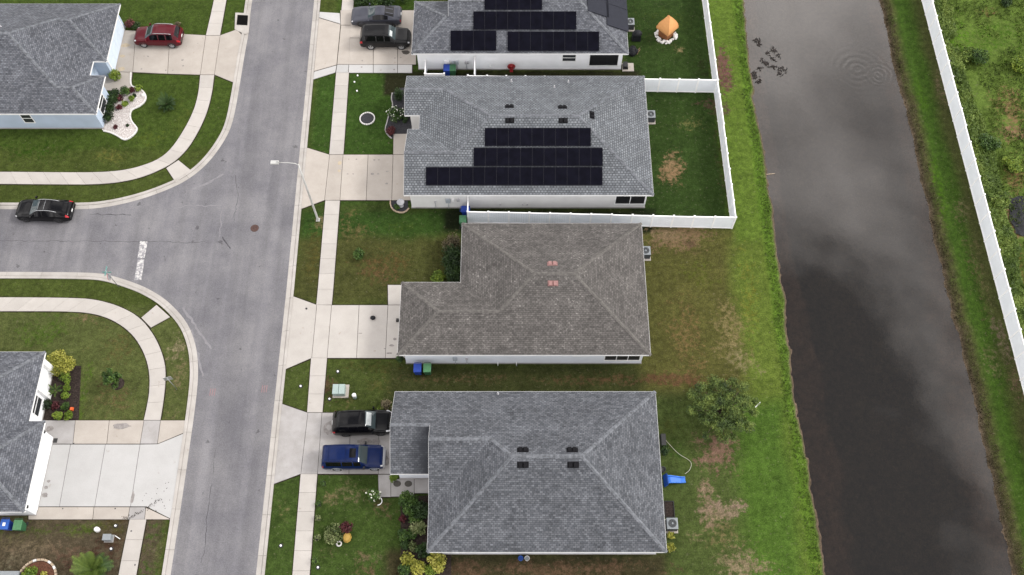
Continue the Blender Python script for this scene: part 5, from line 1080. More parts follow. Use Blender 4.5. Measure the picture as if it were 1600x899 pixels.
fx_, fy_ = P(574, 186); fr_ = thing('stone_ring', 'round ring of white stones filled with grey gravel on the lawn', 'stone ring', (fx_, fy_))
MB().lathe(0, 0, [(.60, -.02), (.60, .05), (.02, .06)], 24, False).build('gravel_fill', 'dark_gravel', fr_, True)
for k in range(20):
    a = 6.283*k/20; c = np.array((.66*math.cos(a), .66*math.sin(a), .05)); d = np.array((-math.sin(a), math.cos(a), 0)); MB().obox(c, d, np.array((math.cos(a), math.sin(a), 0)), np.array((0, 0, 1.)), .085, .05, .06).build('ring_stone', 'white_stone', fr_, True)
b2e = px([(610, 314.5), (637, 314.5), (638, 327), (633, 333), (622, 333), (613, 328)])
o2 = tag(MB().prism(b2e, -.03, .03).build('gravel_bed', 'dark_gravel'), 'small half round gravel bed at the garage corner of the solar house', 'garden bed')
er = thing('bed_edging', 'tan border of the half round gravel bed at the garage corner', 'edging', P(611, 316)); ep = resample(smooth(px([(610, 314.5), (610, 322), (614, 329), (623, 333), (633, 333), (639, 326)]), 2), .32)
for a, b2 in zip(ep[:-1], ep[1:]): MB().beam(tuple(a)+(.05,), tuple(b2)+(.05,), .11, .12).build('edging_stone', 'tan_stone', er)
fx_, fy_ = P(627, 322); fo = thing('garden_fountain', 'small grey tiered bird bath in the half round gravel bed', 'bird bath', (fx_, fy_)); MB().lathe(0, 0, [(.22, 0), (.2, .08), (.09, .12), (.08, .45), (.12, .5)], 16).build('pedestal', 'lead', fo, True); MB().lathe(0, 0, [(.08, .5), (.3, .58), (.34, .66), (.28, .63), (.02, .6)], 20).build('basin', 'lead', fo, True)
shrub('shrub', 'small green plant in the half round gravel bed', 'shrub', gp(620, 325), .3, .35, 'leaf_mid', 260, .07, seed=71)
# third house
shrub('young_shrub', 'young leafy sapling alone on the olive front lawn', 'shrub', gp(562, 402), .48, .9, 'leaf_mid', 420, .10, seed=80)
for i, (x, y, r, h, mt, lb) in enumerate([(706, 387, .9, 1.2, 'leaf_dead', 'brownish leggy bush at the top of the brown house hedge'), (710, 403, 1.0, 1.4, 'leaf_dark', 'dark green hedge bush against the brown house wall'), (706, 420, 1.05, 1.4, 'leaf_dark', 'dark hedge bush by the brown house entry'), (710, 434, 1.0, 1.3, 'leaf_dark', 'dark hedge bush in the inside corner of the brown house'), (685, 438, .62, .8, 'leaf_lime', 'bright green bush at the left end of the brown house hedge'), (625, 563, .32, .7, 'leaf_dark', 'dark shrub at the garage corner of the brown house')]):
    shrub('shrub', lb, 'shrub', gp(x, y), r, h, mt, int(1300*r), .085, seed=90+i, flowers=None)
# fourth house: planted strip and lawn pots
b4 = px([(626, 778), (672, 774), (672, 868), (705, 868), (705, 899), (640, 915), (628, 899), (626, 850)])
tag(MB().prism(b4, -.03, .03).build('mulch_bed', 'mulch'), 'dark mulch bed full of shrubs in front of the nearest house', 'garden bed')
for i, (x, y, r, h, mt, n, lb, fl) in enumerate([(640, 790, .95, 1.1, 'leaf_mid', 1900, 'large green bush at the top of the nearest house bed', None), (662, 800, .8, 1.1, 'leaf_dark', 1300, 'dark bush tucked against the wall at the top of the bed', None), (648, 812, .5, .6, 'leaf_mid', 600, 'olive bush below the large green one in the mulch bed', None), (655, 828, .6, .8, 'leaf_variegated', 700, 'variegated bush in the middle of the mulch bed', None), (632, 838, .52, .7, 'leaf_mid', 700, 'rounded green bush on the lawn edge of the mulch bed', None), (645, 835, .48, .6, 'leaf_mid', 600, 'mid green bush in the centre of the mulch bed', None), (633, 852, .42, .5, 'leaf_dark', 400, 'small dark bush at the lawn side of the mulch bed', None), (645, 855, .40, .5, 'leaf_variegated', 420, 'small pale bush among the mulch bed shrubs', None), (662, 862, .6, .9, 'leaf_dark', 700, 'dark bush at the roof corner of the nearest house', None), (629, 812, .32, .4, 'leaf_red', 260, 'reddish brown plant on the lawn edge of the mulch bed', None),
     (638, 877, .62, .7, 'leaf_yellow', 520, 'left of the three yellow croton bushes at the bottom', None), (652, 888, .62, .6, 'leaf_yellow', 520, 'lowest of the three yellow croton bushes', None), (684, 880, .8, .7, 'leaf_yellow', 800, 'largest yellow croton bush under the roof corner', None), (632, 893, .6, .6, 'leaf_mid', 600, 'green bush at the bottom end of the mulch bed', None), (672, 893, .5, .5, 'leaf_lime', 400, 'lime green bush between the yellow crotons', None),
     (586, 777, .58, 1.1, 'leaf_mid', 620, 'white flowering bush standing at the end of the front path', (34, .075, 'petal_white')), (522, 836, .85, .8, 'leaf_variegated', 1000, 'variegated bush island on the nearest front lawn', None), (541, 826, .55, .7, 'leaf_red', 500, 'dark red plant behind the island bush on the lawn', None),
     (604, 634, .55, .7, 'leaf_dead', 420, 'brown dry bush at the top corner of the nearest garage', None), (596, 640, .3, .45, 'leaf_lime', 200, 'small green plant beside the dry bush', None), (615, 749, .34, .5, 'leaf_lime', 260, 'small green plant at the foot of the white garage corner', None),
     (1047, 838, .3, .5, 'leaf_yellow', 170, 'upper yellow plant behind the nearest house', None), (1047, 856, .36, .5, 'leaf_yellow', 220, 'lower yellow plant at the rear corner of the nearest house', None), (1037, 706, .4, .6, 'leaf_dark', 300, 'dark plant against the rear wall of the nearest house', None)]):
    shrub('shrub', lb, 'shrub', gp(x, y), r, h, mt, n, .085 if mt != 'leaf_yellow' else .12, seed=110+i, flowers=fl)
def potted(label, x, y, r, h, leaf, pot='pot_black', n=90):
    X, Y = P(x, y); root = thing('potted_plant', label, 'plant', (X, Y), 0, 'pots along the front walk'); MB().lathe(0, 0, [(r*.7, 0), (r, h), (r*.92, h), (r*.85, h-.04)], 14).build('pot', pot, root, True); foliage('foliage', root, [(X, Y, h+.12, r*1.5, r*1.5, .2)], n, .06, leaf, seed=int(x+y))
for lb, x, y, lf in (('potted plant nearest the driveway along the front walk', 506, 757, 'leaf_mid'), ('second potted plant down the front walk', 499, 789, 'leaf_mid'), ('third potted plant down the front walk', 498, 811, 'leaf_variegated'), ('black pot with a cream flower beside the front walk', 497, 842, 'leaf_variegated'), ('lowest potted plant beside the front walk', 493, 877, 'leaf_mid')): potted(lb, x, y, .19, .26, lf)
X, Y = P(543, 841); tag(MB().lathe(X, Y, [(.02, .0), (.28, .05), (.34, .22), (.24, .42), (.05, .46)], 9, False, 1.2).build('ochre_urn', 'yellow_ochre'), 'ochre yellow lump beside the island bush on the lawn', 'ornament')
X, Y = P(530, 850); w_ = MB()
for k in range(16):
    a0, a1 = 6.283*k/16, 6.283*(k+1)/16; w_.tube([(X+.17*math.cos(a0), Y+.17*math.sin(a0), .08), (X+.17*math.cos(a1), Y+.17*math.sin(a1), .08)], .055, 6)
tag(w_.build('white_ring', 'white_stone'), 'small white ring planter by the island bush', 'ornament')
X, Y = P(591, 784); w_ = MB()
w_.tube([(X+.30*math.cos(a), Y+.30*math.sin(a), .16) for a in np.linspace(-1.6, 1.0, 10)], .035, 6)
tag(w_.build('white_hoop', 'trim_white'), 'thin white hoop at the foot of the white flowering bush', 'ornament')
# south-west house bed
bB = px([(62, 590), (80, 573), (127, 572), (123, 657), (64, 657)])
tag(MB().prism(bB, -.03, .03).build('mulch_bed', 'mulch'), 'dark mulch bed between lawn and the garage house porch', 'garden bed')
for i, (x, y, r, h, mt, n, lb) in enumerate([(101, 573, 1.05, 1.3, 'leaf_yellow', 2600, 'big bright yellow croton bush at the mulch bed top'), (103, 588, .55, .6, 'leaf_lime', 600, 'green bush under the big yellow croton'), (107, 597, .3, .35, 'leaf_lime', 260, 'top bush of the little clipped row in the mulch bed'), (106, 607, .32, .35, 'leaf_lime', 280, 'second bush of the little clipped row'), (104, 620, .36, .4, 'leaf_lime', 320, 'third bush of the little clipped row'), (104, 637, .36, .4, 'leaf_mid', 320, 'fourth bush of the little clipped row'), (92, 651, .42, .4, 'leaf_lime', 400, 'left of two round bushes at the mulch bed foot'), (109, 651, .42, .4, 'leaf_lime', 400, 'right of two round bushes at the mulch bed foot'), (88, 636, .36, .4, 'leaf_red', 280, 'brownish red plant near the porch column'), (75, 634, .5, .6, 'leaf_dark', 260, 'dark spiky plant by the lower porch column')]):
    shrub('shrub', lb, 'shrub', gp(x, y), r, h, mt, n, .085, seed=150+i)
palm('young_palm', 'small thin palm in the dark mulch bed', P(88, 612), .7, 14, .2, .12, 'leaf_palm', 5, .5)
X, Y = P(113, 640); tag(MB().box(X-.12, X+.12, Y-.14, Y+.14, .03, .22, .03).build('orange_marker', 'orange'), 'small bright orange box in the mulch bed', 'box')
X, Y = P(184, 600); tag(MB().lathe(X, Y, [(.55, -.02), (.5, .04), (.1, .06)], 20).build('mulch_ring', 'mulch'), 'dark mulch circle at the foot of the young lawn tree', 'mulch ring')
yt = thing('young_tree', 'young bushy tree on the lawn of the garage house corner', 'tree', (X, Y)); tb = MB(); tb.tube([(X, Y, 0), (X+.03, Y+.02, .5), (X, Y, 1.0)], [.05, .045, .03], 7); bl_ = []
for k in range(11):
    a = k*2.399; q = .62*math.sqrt((k+.5)/11); z = 1.0+rg.random()*.7; bl_.append((X+q*math.cos(a), Y+q*math.sin(a), z, .26, .26, .24)); tb.tube([(X, Y, .7), bl_[-1][:3]], [.02, .008], 5)
tb.build('trunk', 'bark', yt); foliage('crown', yt, bl_, 700, .10, 'leaf_mid', seed=21)
# bottom-left yard
palm('fan_palm', 'bushy bright green palm at the bottom left by the sidewalk', P(147, 893), 1.45, 66, .5, .34, 'leaf_palm', 9, .55)
X, Y = P(58, 905); rb_ = thing('brick_ring_bed', 'circular brick edged bed with red mulch at the bottom left', 'garden bed', (X, Y)); MB().lathe(0, 0, [(1.25, -.02), (1.25, .05), (.02, .07)], 32, False).build('mulch_fill', 'mulch_red', rb_, True)
for k in range(30):
    a = 6.283*k/30; c = np.array((1.36*math.cos(a), 1.36*math.sin(a), .07)); d = np.array((-math.sin(a), math.cos(a), 0)); MB().obox(c, d, np.array((math.cos(a), math.sin(a), 0)), np.array((0, 0, 1.)), .125, .075, .07).build('edging_brick', 'white_stone' if k in (3, 5, 9, 14, 22) else 'tan_stone', rb_, True)
shrub('shrub', 'green shrub inside the circular brick bed', 'shrub', gp(50, 897), .55, .6, 'leaf_lime', 600, .09, seed=171); shrub('shrub', 'small yellow flowers inside the circular brick bed', 'shrub', gp(70, 899), .3, .35, 'leaf_yellow', 160, .08, seed=172)
bx = MB()
X, Y = P(154, 829); tag(MB().lathe(X, Y, [(.16, 0), (.19, .2), (.18, .45), (.1, .58), (.02, .6)], 16).build('cable_pedestal', 'trim_white'), 'white domed cable pedestal beside the pale driveway', 'utility box')
X, Y = P(171, 842); ub = thing('utility_box', 'grey utility cabinet near the white cable pedestal', 'utility box', (X, Y)); MB().box(-.34, .34, -.28, .28, -.02, .06).build('pad', 'concrete_grey', ub, True); MB().box(-.29, .29, -.22, .22, .06, .55, .02).build('cabinet', 'unit_metal', ub, True); MB().box(-.31, .31, -.24, .24, .55, .60, .02).build('lid', 'unit_metal', ub, True)
def cleanout(label, x, y, ring=.16): 
    X, Y = P(x, y); r_ = thing('cleanout_cap', label, 'utility cap', (X, Y)); MB().lathe(0, 0, [(ring, -.02), (ring, .03), (ring*.8, .035)], 16, False).build('collar', 'black_plastic', r_, True); MB().lathe(0, 0, [(.075, .03), (.075, .12), (.06, .13)], 14, False).build('cap', 'trim_white', r_, True)
for lb, x, y in (('white capped pipe in a black square by the pale driveway', 181, 822), ('white capped pipe by the lower left sidewalk', 174, 858), ('white capped pipe above the green transformer', 528, 581), ('white capped pipe below the green transformer', 515, 624), ('small capped pipe on the verge near the third driveway', 470, 604), ('blue grey capped pipe low on the verge strip', 439, 853), ('white capped pipe lowest beside the front walk', 497, 887), ('white sprinkler cap nearest the sidewalk on the solar house lawn', 554, 129), ('white sprinkler cap at the top of the solar house lawn', 559, 119), ('white sprinkler cap lowest of three on the solar house lawn', 558, 143)): cleanout(lb, x, y, .16 if x < 540 else .07)
X, Y = P(184, 840); tag(MB().beam((X-.2, Y+.12, .03), (X+.2, Y-.12, .03), .05, .05).build('white_stake', 'trim_white'), 'short white stake lying by the grey utility cabinet', 'stake')
X, Y = P(12, 905, .6); sh_ = thing('storage_box', 'grey lidded storage box cut by the bottom left corner', 'box', (X, Y)); MB().box(-.75, .75, -.6, .5, 0, .7).build('box_body', 'unit_dark', sh_, True); MB().box(-.8, .8, -.65, .55, .7, .78, .03).build('lid', 'unit_metal', sh_, True)
# verge transformer
X, Y = P(533, 612); tf_ = thing('transformer_box', 'pale green pad mounted transformer on a concrete slab by the sidewalk', 'transformer', (X, Y)); MB().box(-.62, .62, -.55, .55, -.05, .10, ch=.02).build('pad', 'concrete', tf_, True); MB().box(-.56, .38, -.42, .36, .10, .62).build('cabinet', 'box_green', tf_, True)
l_ = MB(); l_.box(-.58, -.095, -.46, .38, .62, .70, .02); l_.box(-.085, .40, -.46, .38, .62, .70, .02); l_.build('lid', 'box_green', tf_, True); MB().box(-.5, .32, -.436, -.421, .15, .55).build('door', 'box_green', tf_, True)
X, Y = P(555, 622); pd = thing('cable_pedestal', 'white topped green cable pedestal right of the transformer', 'utility box', (X, Y)); MB().lathe(0, 0, [(.15, 0), (.15, .5)], 14).build('post', 'box_green', pd, True); MB().lathe(0, 0, [(.17, .5), (.17, .68), (.1, .76), (.02, .78)], 14).build('dome', 'trim_white', pd, True)

# ---------------------------------------------------------------- bins, air conditioners, yard things
def cart(label, xy, rz, body, lid, group='wheeled bins beside the houses'):
    r_ = thing('wheelie_bin', label, 'bin', (xy[0], xy[1], 0), rz, group); b_ = MB(); n = 4
    lo = [(-.24, -.26), (.24, -.26), (.24, .24), (-.24, .24)]; hi = [(-.30, -.36), (.30, -.36), (.30, .34), (-.30, .34)]
    b_.add([(x, y, .06) for x, y in lo]+[(x, y, .98) for x, y in hi], [(3, 2, 1, 0), (4, 5, 6, 7)]+[(i, (i+1) % 4, 4+(i+1) % 4, 4+i) for i in range(4)]); b_.build('bin_body', body, r_, True, bevel=.03)
    l_ = MB(); l_.add([(-.32, -.40, .98), (.32, -.40, .98), (.32, .38, .98), (-.32, .38, .98), (-.29, -.36, 1.05), (.29, -.36, 1.05), (.29, .33, 1.08), (-.29, .33, 1.08)], [(3, 2, 1, 0), (4, 5, 6, 7), (0, 1, 5, 4), (1, 2, 6, 5), (2, 3, 7, 6), (3, 0, 4, 7)]); l_.build('lid', lid, r_, True, bevel=.02)
    MB().tube([(-.26, .38, 1.0), (-.26, .45, .98), (.26, .45, .98), (.26, .38, 1.0)], .02, 6).build('handle', body, r_, True)
    for sx_ in (-1, 1):
        w_ = MB(); vs = []; 
        for yy in (-.03, .03):
            for k in range(14): a = 6.283*k/14; vs.append((sx_*.27+yy, .28+.13*math.cos(a), .13+.13*math.sin(a)))
        w_.add(vs, [list(range(14)), list(range(14, 28))[::-1]]+[(k, 14+k, 14+(k+1) % 14, (k+1) % 14) for k in range(14)]); w_.build('wheel', 'rubber', r_, True)
    return r_
cart('blue wheeled bin beside the brown roofed house', P(654, 582), 0, 'cart_blue', 'cart_blue'); cart('green wheeled bin beside the brown roofed house', P(669, 582), 0, 'cart_green', 'cart_lid_green')
cart('dark blue wheeled bin by the fence return of the solar house', P(728, 336), R(90), 'cart_blue', 'cart_blue'); cart('green wheeled bin in front of the solar house fence end', P(724, 352), R(180), 'cart_green', 'cart_green')
cart('blue wheeled bin behind the low screen at the top house', P(699, 117), 0, 'cart_blue', 'cart_blue'); cart('green wheeled bin behind the low screen at the top house', P(708, 117), 0, 'cart_green', 'cart_green')
c_ = cart('blue wheeled bin beside the white garage house', P(17, 824), 0, 'cart_blue', 'cart_lid_blue'); cart('green wheeled bin beside the white garage house', P(37, 825), 0, 'cart_green', 'cart_lid_green')
MB().box(-.1, .1, -.15, .1, 1.07, 1.09).build('sticker', 'sign_white', c_, True)
def aircon(label, x, y, group='air conditioners behind the houses'):
    X, Y = P(x, y); r_ = thing('air_conditioner', label, 'air conditioner', (X, Y), 0, group); MB().box(-.48, .5, -.55, .5, -.04, .08).build('pad', 'concrete', r_, True)
    MB().box(-.38, .38, -.38, .38, .08, .80).build('coil_case', 'unit_dark', r_, True)
    f_ = MB()
    for sx_ in (-1, 1):
        for sy2 in (-1, 1): f_.box(sx_*.38-.03, sx_*.38+.03, sy2*.38-.03, sy2*.38+.03, .08, .80)
    for k in range(9): z = .14+.07*k; f_.box(-.392, .392, -.392, .392, z, z+.018)
    f_.build('grille', 'unit_dark', r_, True)
    # top plate with round opening
    n = 32; vs = []
    for k in range(n):
        a = 6.283*k/n+.0001; cx, cy = math.cos(a), math.sin(a); q = .41/max(abs(cx), abs(cy)); vs.append((cx*q, cy*q, .84))
    for k in range(n): a = 6.283*k/n; vs.append((.31*math.cos(a), .31*math.sin(a), .86))
    for k in range(n): a = 6.283*k/n; vs.append((.29*math.cos(a), .29*math.sin(a), .79))
    for k in range(n):
        a = 6.283*k/n+.0001; cx, cy = math.cos(a), math.sin(a); q = .41/max(abs(cx), abs(cy)); vs.append((cx*q, cy*q, .80))
    MB().add(vs, [(k, (k+1) % n, n+(k+1) % n, n+k) for k in range(n)]+[(n+k, n+(k+1) % n, 2*n+(k+1) % n, 2*n+k) for k in range(n)]+[(3*n+k, 3*n+(k+1) % n, (k+1) % n, k) for k in range(n)]).build('top_cover', 'unit_metal', r_, True)
    MB().lathe(0, 0, [(.30, .802), (.30, .804), (.02, .805)], 24, False).build('fan_well', 'black_plastic', r_, True)
    fb = MB(); fb.lathe(0, 0, [(.09, .806), (.09, .85), (.05, .87), (.01, .872)], 16)
    fb.build('fan_hub', 'unit_metal', r_, True)
    for k in range(3):
        g_ = MB(); rr = .14+.06*k; g_.tube([(rr*math.cos(a), rr*math.sin(a), .855) for a in np.linspace(0, 6.283, 25)], .008, 5); g_.build('fan_guard', 'unit_metal', r_, True)
aircon('air conditioner behind the nearest charcoal roofed house', 1048, 822); aircon('air conditioner behind the brown roofed house', 1007, 399); aircon('air conditioner beside the fenced solar house', 1015, 187); aircon('air conditioner behind the top house', 983, 43)
# yard ornament: domed structure on white stones
X, Y = P(1040, 56); dm = thing('domed_shelter', 'orange domed garden shelter standing on white stones', 'garden ornament', (X, Y))
prof = [(.72, .92), (.98, .98), (1.05, 1.15), (1.02, 1.40), (.88, 1.75), (.62, 2.12), (.30, 2.45), (.0, 2.70)]
MB().lathe(0, 0, prof, 4, False).build('dome', 'terracotta', dm, True)
MB().lathe(0, 0, [(.70, 0), (.76, .5), (.78, .97)], 4, False).build('body', 'brown_panel', dm, True)
for k in range(4): a = 6.283*k/4; pts = [(r*1.005*math.cos(a), r*1.005*math.sin(a), z+.005) for r, z in prof[1:]]; MB().tube(pts, .018, 5).build('rib', 'terracotta', dm, True)
rs = thing('stone_surround', 'ring of jumbled white stones round the orange domed shelter', 'stones', (X, Y)); rgx = random.Random(5)
for k in range(70):
    a = rgx.random()*6.283; q = .74+.30*rgx.random(); s_ = .09+.10*rgx.random(); MB().lathe(q*math.cos(a), q*math.sin(a), [(s_*.8, -.02), (s_, s_*.5), (s_*.7, s_*1.1), (s_*.1, s_*1.35)], 7, False, .7+.4*rgx.random()).build('stone', 'white_stone', rs, True)
# grill and clutter by the top house
X, Y = P(994, 62); gr = thing('covered_grill', 'black covered barbecue behind the top house', 'barbecue', (X, Y)); MB().box(-.45, .4, -.3, .3, .05, .75, .03).build('cover_skirt', 'tarp_black', gr, True); MB().lathe(0, 0, [(.46, .7), (.48, .85), (.38, 1.05), (.12, 1.15), (.01, 1.16)], 14, True, .75).build('cover_dome', 'tarp_black', gr, True)
X, Y = P(991, 82); gb = thing('black_sacks', 'black rubbish sacks and sticks piled by the top house corner', 'sacks', (X, Y))
for k, (dx_, dy_, s_) in enumerate(((-.15, .25, .38), (-.2, -.25, .36), (.12, -.02, .3), (-.25, 0, .4))): MB().lathe(dx_, dy_, [(s_*.9, 0), (s_, s_*.5), (s_*.75, s_*1.1), (s_*.25, s_*1.4), (s_*.12, s_*1.6)], 9, True, .9).build('sack', 'tarp_black', gb, True)
for k in range(4): MB().beam((.25, -.3+.12*k, .03), (.42+.1*(k % 2), -.1+.1*k, .4), .04, .04).build('stick', 'wood', gb, True)
X, Y = P(981, 107); pb_ = thing('step_slab', 'pale concrete step with a dark box outside the top house screen room', 'step', (X, Y)); MB().box(-.55, .55, -.4, .55, -.03, .12, ch=.02).build('slab', 'concrete', pb_, True); MB().box(-.5, .0, -.25, .45, .12, .5, .05).build('crate', 'black_plastic', pb_, True)
X, Z = PW(799, 104, y1); hr = thing('hose_reel', 'dark red round hose reel against the top house wall', 'hose reel', (X, y1-.2, 0)); hb = MB()
for k in range(4):
    rr = .20+.05*k; hb.tube([(rr*math.cos(a), -.06-.02*(k % 2), .75+rr*math.sin(a)) for a in np.linspace(0, 6.283, 22)], .035, 6)
hb.build('hose_coil', 'hose_red', hr, True); MB().box(-.16, .16, -.12, .12, 0, .75, .04).build('stand', 'hose_red', hr, True); dsk = MB(); dsk.tube([(0, -.14, .75), (0, .1, .75)], .17, 18); dsk.build('drum', 'hose_red', hr, True)
# slide, hose, tray bed behind the nearest house
X, Y = P(1053, 752); sl_ = thing('garden_slide', 'bright blue plastic slide lying behind the nearest house', 'slide', (X, Y), R(4))
b_ = MB(); pr = [(-.55, .62), (-.35, .60), (.1, .38), (.5, .18), (.85, .12)]; 
for (x0, z0), (x1, z1) in zip(pr[:-1], pr[1:]):
    w0 = .26-.08*(x0+.55)/1.4; w1 = .26-.08*(x1+.55)/1.4; b_.add([(x0, -w0, z0), (x1, -w1, z1), (x1, w1, z1), (x0, w0, z0), (x0, -w0, z0-.04), (x1, -w1, z1-.04), (x1, w1, z1-.04), (x0, w0, z0-.04)], [(0, 1, 2, 3), (7, 6, 5, 4), (0, 4, 5, 1), (2, 6, 7, 3)])
b_.build('chute', 'blue_plastic', sl_, True)
for sd in (-1, 1):
    b_ = MB()
    for (x0, z0), (x1, z1) in zip(pr[:-1], pr[1:]):
        w0 = (.27-.08*(x0+.55)/1.4)*sd; w1 = (.27-.08*(x1+.55)/1.4)*sd; b_.add([(x0, w0-.03, z0-.05), (x1, w1-.03, z1-.05), (x1, w1+.03, z1-.05), (x0, w0+.03, z0-.05), (x0, w0-.03, z0+.14), (x1, w1-.03, z1+.12), (x1, w1+.03, z1+.12), (x0, w0+.03, z0+.14)], [(3, 2, 1, 0), (4, 5, 6, 7), (0, 1, 5, 4), (1, 2, 6, 5), (2, 3, 7, 6), (3, 0, 4, 7)])
    b_.build('side_rail', 'blue_plastic', sl_, True)
MB().add([(-.80, -.44, 0), (-.50, -.30, 0), (-.50, .30, 0), (-.80, .48, 0), (-.62, -.40, .78), (-.52, -.30, .7), (-.52, .30, .7), (-.62, .46, .82)], [(3, 2, 1, 0), (4, 5, 6, 7), (0, 1, 5, 4), (1, 2, 6, 5), (2, 3, 7, 6), (3, 0, 4, 7)]).build('ladder_frame', 'blue_dark', sl_, True)
hp = smooth(px([(1033, 680), (1045, 694), (1060, 710), (1075, 718), (1081, 724), (1078, 735), (1070, 741)]), 3); tag(MB().tube([(p[0], p[1], .03) for p in hp], .022, 6).build('garden_hose', 'hose_tan'), 'thin pale garden hose curving over the lawn to the slide', 'hose')
X, Y = P(1046, 796); tb_ = thing('tray_bed', 'black edged tray of red brown mulch above the air conditioner', 'planter', (X, Y)); MB().box(-.36, .30, -.6, .55, 0, .10).build('soil', 'mulch', tb_, True); e_ = MB(); e_.box(-.40, -.36, -.62, .6, 0, .16); e_.box(.30, .35, -.62, .6, 0, .16); e_.box(-.36, .30, .55, .6, 0, .16); e_.box(-.36, .30, -.62, -.6, 0, .16); e_.build('rim', 'black_plastic', tb_, True)
X, Y = P(1035, 735); tag(MB().lathe(X, Y, [(.2, 0), (.24, .3), (.2, .3), (.18, .2)], 12).build('black_pot', 'pot_black'), 'round black pot by the rear wall above the slide', 'pot')
X, Y = P(1035, 690); tag(MB().box(X-.18, X+.25, Y-.5, Y+.5, 0, .5, .04).build('black_bin_box', 'pot_black'), 'black storage tub against the rear wall of the nearest house', 'tub')
for lb, x, mt in (('blue bucket under the south wall of the nearest house', 813.5, 'cart_lid_blue'), ('white bucket under the south wall of the nearest house', 823.5, 'white_stone')):
    X, Y = P(x, 874); r_ = thing('bucket', lb, 'bucket', (X, Y)); MB().lathe(0, 0, [(.14, 0), (.19, .36), (.17, .36), (.13, .05)], 16).build('pail', mt, r_, True); MB().lathe(0, 0, [(.155, .30), (.02, .31)], 16, False).build('contents', 'unit_metal' if x > 820 else 'blue_dark', r_, True)
for lb, x in (('left of two round brown doormats on the front path', 620.5), ('right of two round brown doormats on the front path', 638)):
    X, Y = P(x, 756, .09); tag(MB().lathe(X, Y, [(.29, .066), (.29, .085), (.25, .09)], 20, False, .82).build('doormat', 'mat_brown'), lb, 'doormat')
X, Y = P(583, 498); tag(MB().lathe(X, Y, [(.02, TOP), (.20, TOP+.02), (.22, TOP+.12), (.12, TOP+.24), (.02, TOP+.27)], 9, False, .9).build('black_bag', 'tarp_black'), 'small black bag lying on the empty third driveway', 'bag')
X, Y = P(479, 483); tag(MB().lathe(X, Y, [(.09, TOP), (.08, TOP+.03), (.02, TOP+.04)], 10).build('black_disc', 'black_plastic'), 'tiny black disc on the apron of the third driveway', 'disc')
X, Y = P(621, 502); tag(MB().box(X-.1, X+.14, Y-.12, Y+.12, TOP, TOP+.3, .03).build('black_toolbox', 'pot_black'), 'small black box by the brown house garage', 'box')
X, Y = P(85, 689); tag(MB().box(X-.22, X+.26, Y-.18, Y+.18, TOP, TOP+.03, .01).build('doormat', 'pot_black'), 'black rectangular doormat by the white garage corner', 'doormat')
X, Y = P(1184, 633); tag(MB().beam((X-.22, Y-.2, .03), (X+.2, Y+.2, .05), .06, .05).build('white_stake', 'trim_white'), 'short white stake lying right of the round tree', 'stake')
# ---------------------------------------------------------------- street furniture
lx, ly = P(497, 344); sl2 = thing('street_lamp', 'tall pale street lamp leaning over the main road beside the second driveway', 'street lamp', (lx, ly)); hz = 8.55
MB().lathe(0, 0, [(.12, -.05), (.12, .25), (.095, .3), (.085, 4), (.06, hz)], 14).build('pole', 'pole_metal', sl2, True); MB().tube([(0, 0, hz-.1), (-.25, .02, hz+.12), (-.8, .03, hz+.20), (-1.55, .04, hz+.22)], .032, 8).build('arm', 'pole_metal', sl2, True)
MB().box(-.16, .16, -.16, .16, -.03, .06).build('base_plate', 'pole_metal', sl2, True)
hd = MB().box(-2.15, -1.5, -.13, .21, hz+.17, hz+.29, .02).build('lamp_head', 'pole_metal', sl2, True); MB().box(-2.1, -1.75, -.09, .17, hz+.15, hz+.17).build('lens', 'metal_grey', hd, True); MB().lathe(-1.6, .04, [(.05, hz+.29), (.05, hz+.37)], 10).build('photocell', 'metal_grey', hd, True)
X, Y = P(186, 449); ss = thing('stop_sign', 'stop sign with green street name blades at the side street corner, seen edge on', 'road sign', (X, Y)); MB().tube([(0, 0, -.05), (0, 0, 3.0)], .03, 8).build('pole', 'metal_grey', ss, True)
oc = [( .38*math.cos(6.283*(k+.5)/8), 2.1+.38*math.sin(6.283*(k+.5)/8)) for k in range(8)]
so = MB(); so.add([(-.062, y, z) for y, z in oc]+[(-.04, y, z) for y, z in oc], [list(range(8))[::-1], list(range(8, 16))]+[(k, (k+1) % 8, 8+(k+1) % 8, 8+k) for k in range(8)]).build('sign_plate', 'sign_red', ss, True)
o9 = MB(); o9.add([(-.0385, y, z) for y, z in oc], [list(range(8))]).build('sign_back', 'rim_silver', ss, True)
def textobj(txt, size, loc, rot, material, parent, name='lettering'):
    cu = bpy.data.curves.new(name, 'FONT'); cu.body = txt; cu.size = size; cu.align_x = 'CENTER'; cu.align_y = 'CENTER'; cu.extrude = .001
    tmp = bpy.data.objects.new('tmp', cu); col.objects.link(tmp); dg = bpy.context.evaluated_depsgraph_get(); me = bpy.data.meshes.new_from_object(tmp.evaluated_get(dg)); bpy.data.objects.remove(tmp)
    me.materials.clear(); me.materials.append(MATS[material]); o = new_obj(name, me, parent); o.location = loc; o.rotation_euler = rot; return o
textobj('STOP', .27, (-.066, 0, 2.1), (R(90), 0, R(-90)), 'sign_white', ss)
MB().box(-.35, .35, -.012, .012, 2.62, 2.80).build('name_blade', 'sign_green', ss, True); MB().box(-.012, .012, -.42, .42, 2.82, 3.0).build('name_blade', 'sign_green', ss, True)
X, Y = P(276, 608); s2 = thing('road_sign', 'plain back of a small road sign on the lower left verge', 'road sign', (X, Y)); MB().tube([(0, 0, -.05), (0, 0, 2.3)], .03, 8).build('pole', 'metal_grey', s2, True); MB().box(-.32, .32, .035, .05, 1.85, 2.45).build('sign_plate', 'rim_silver', s2, True); s2.rotation_euler = (0, 0, R(12))
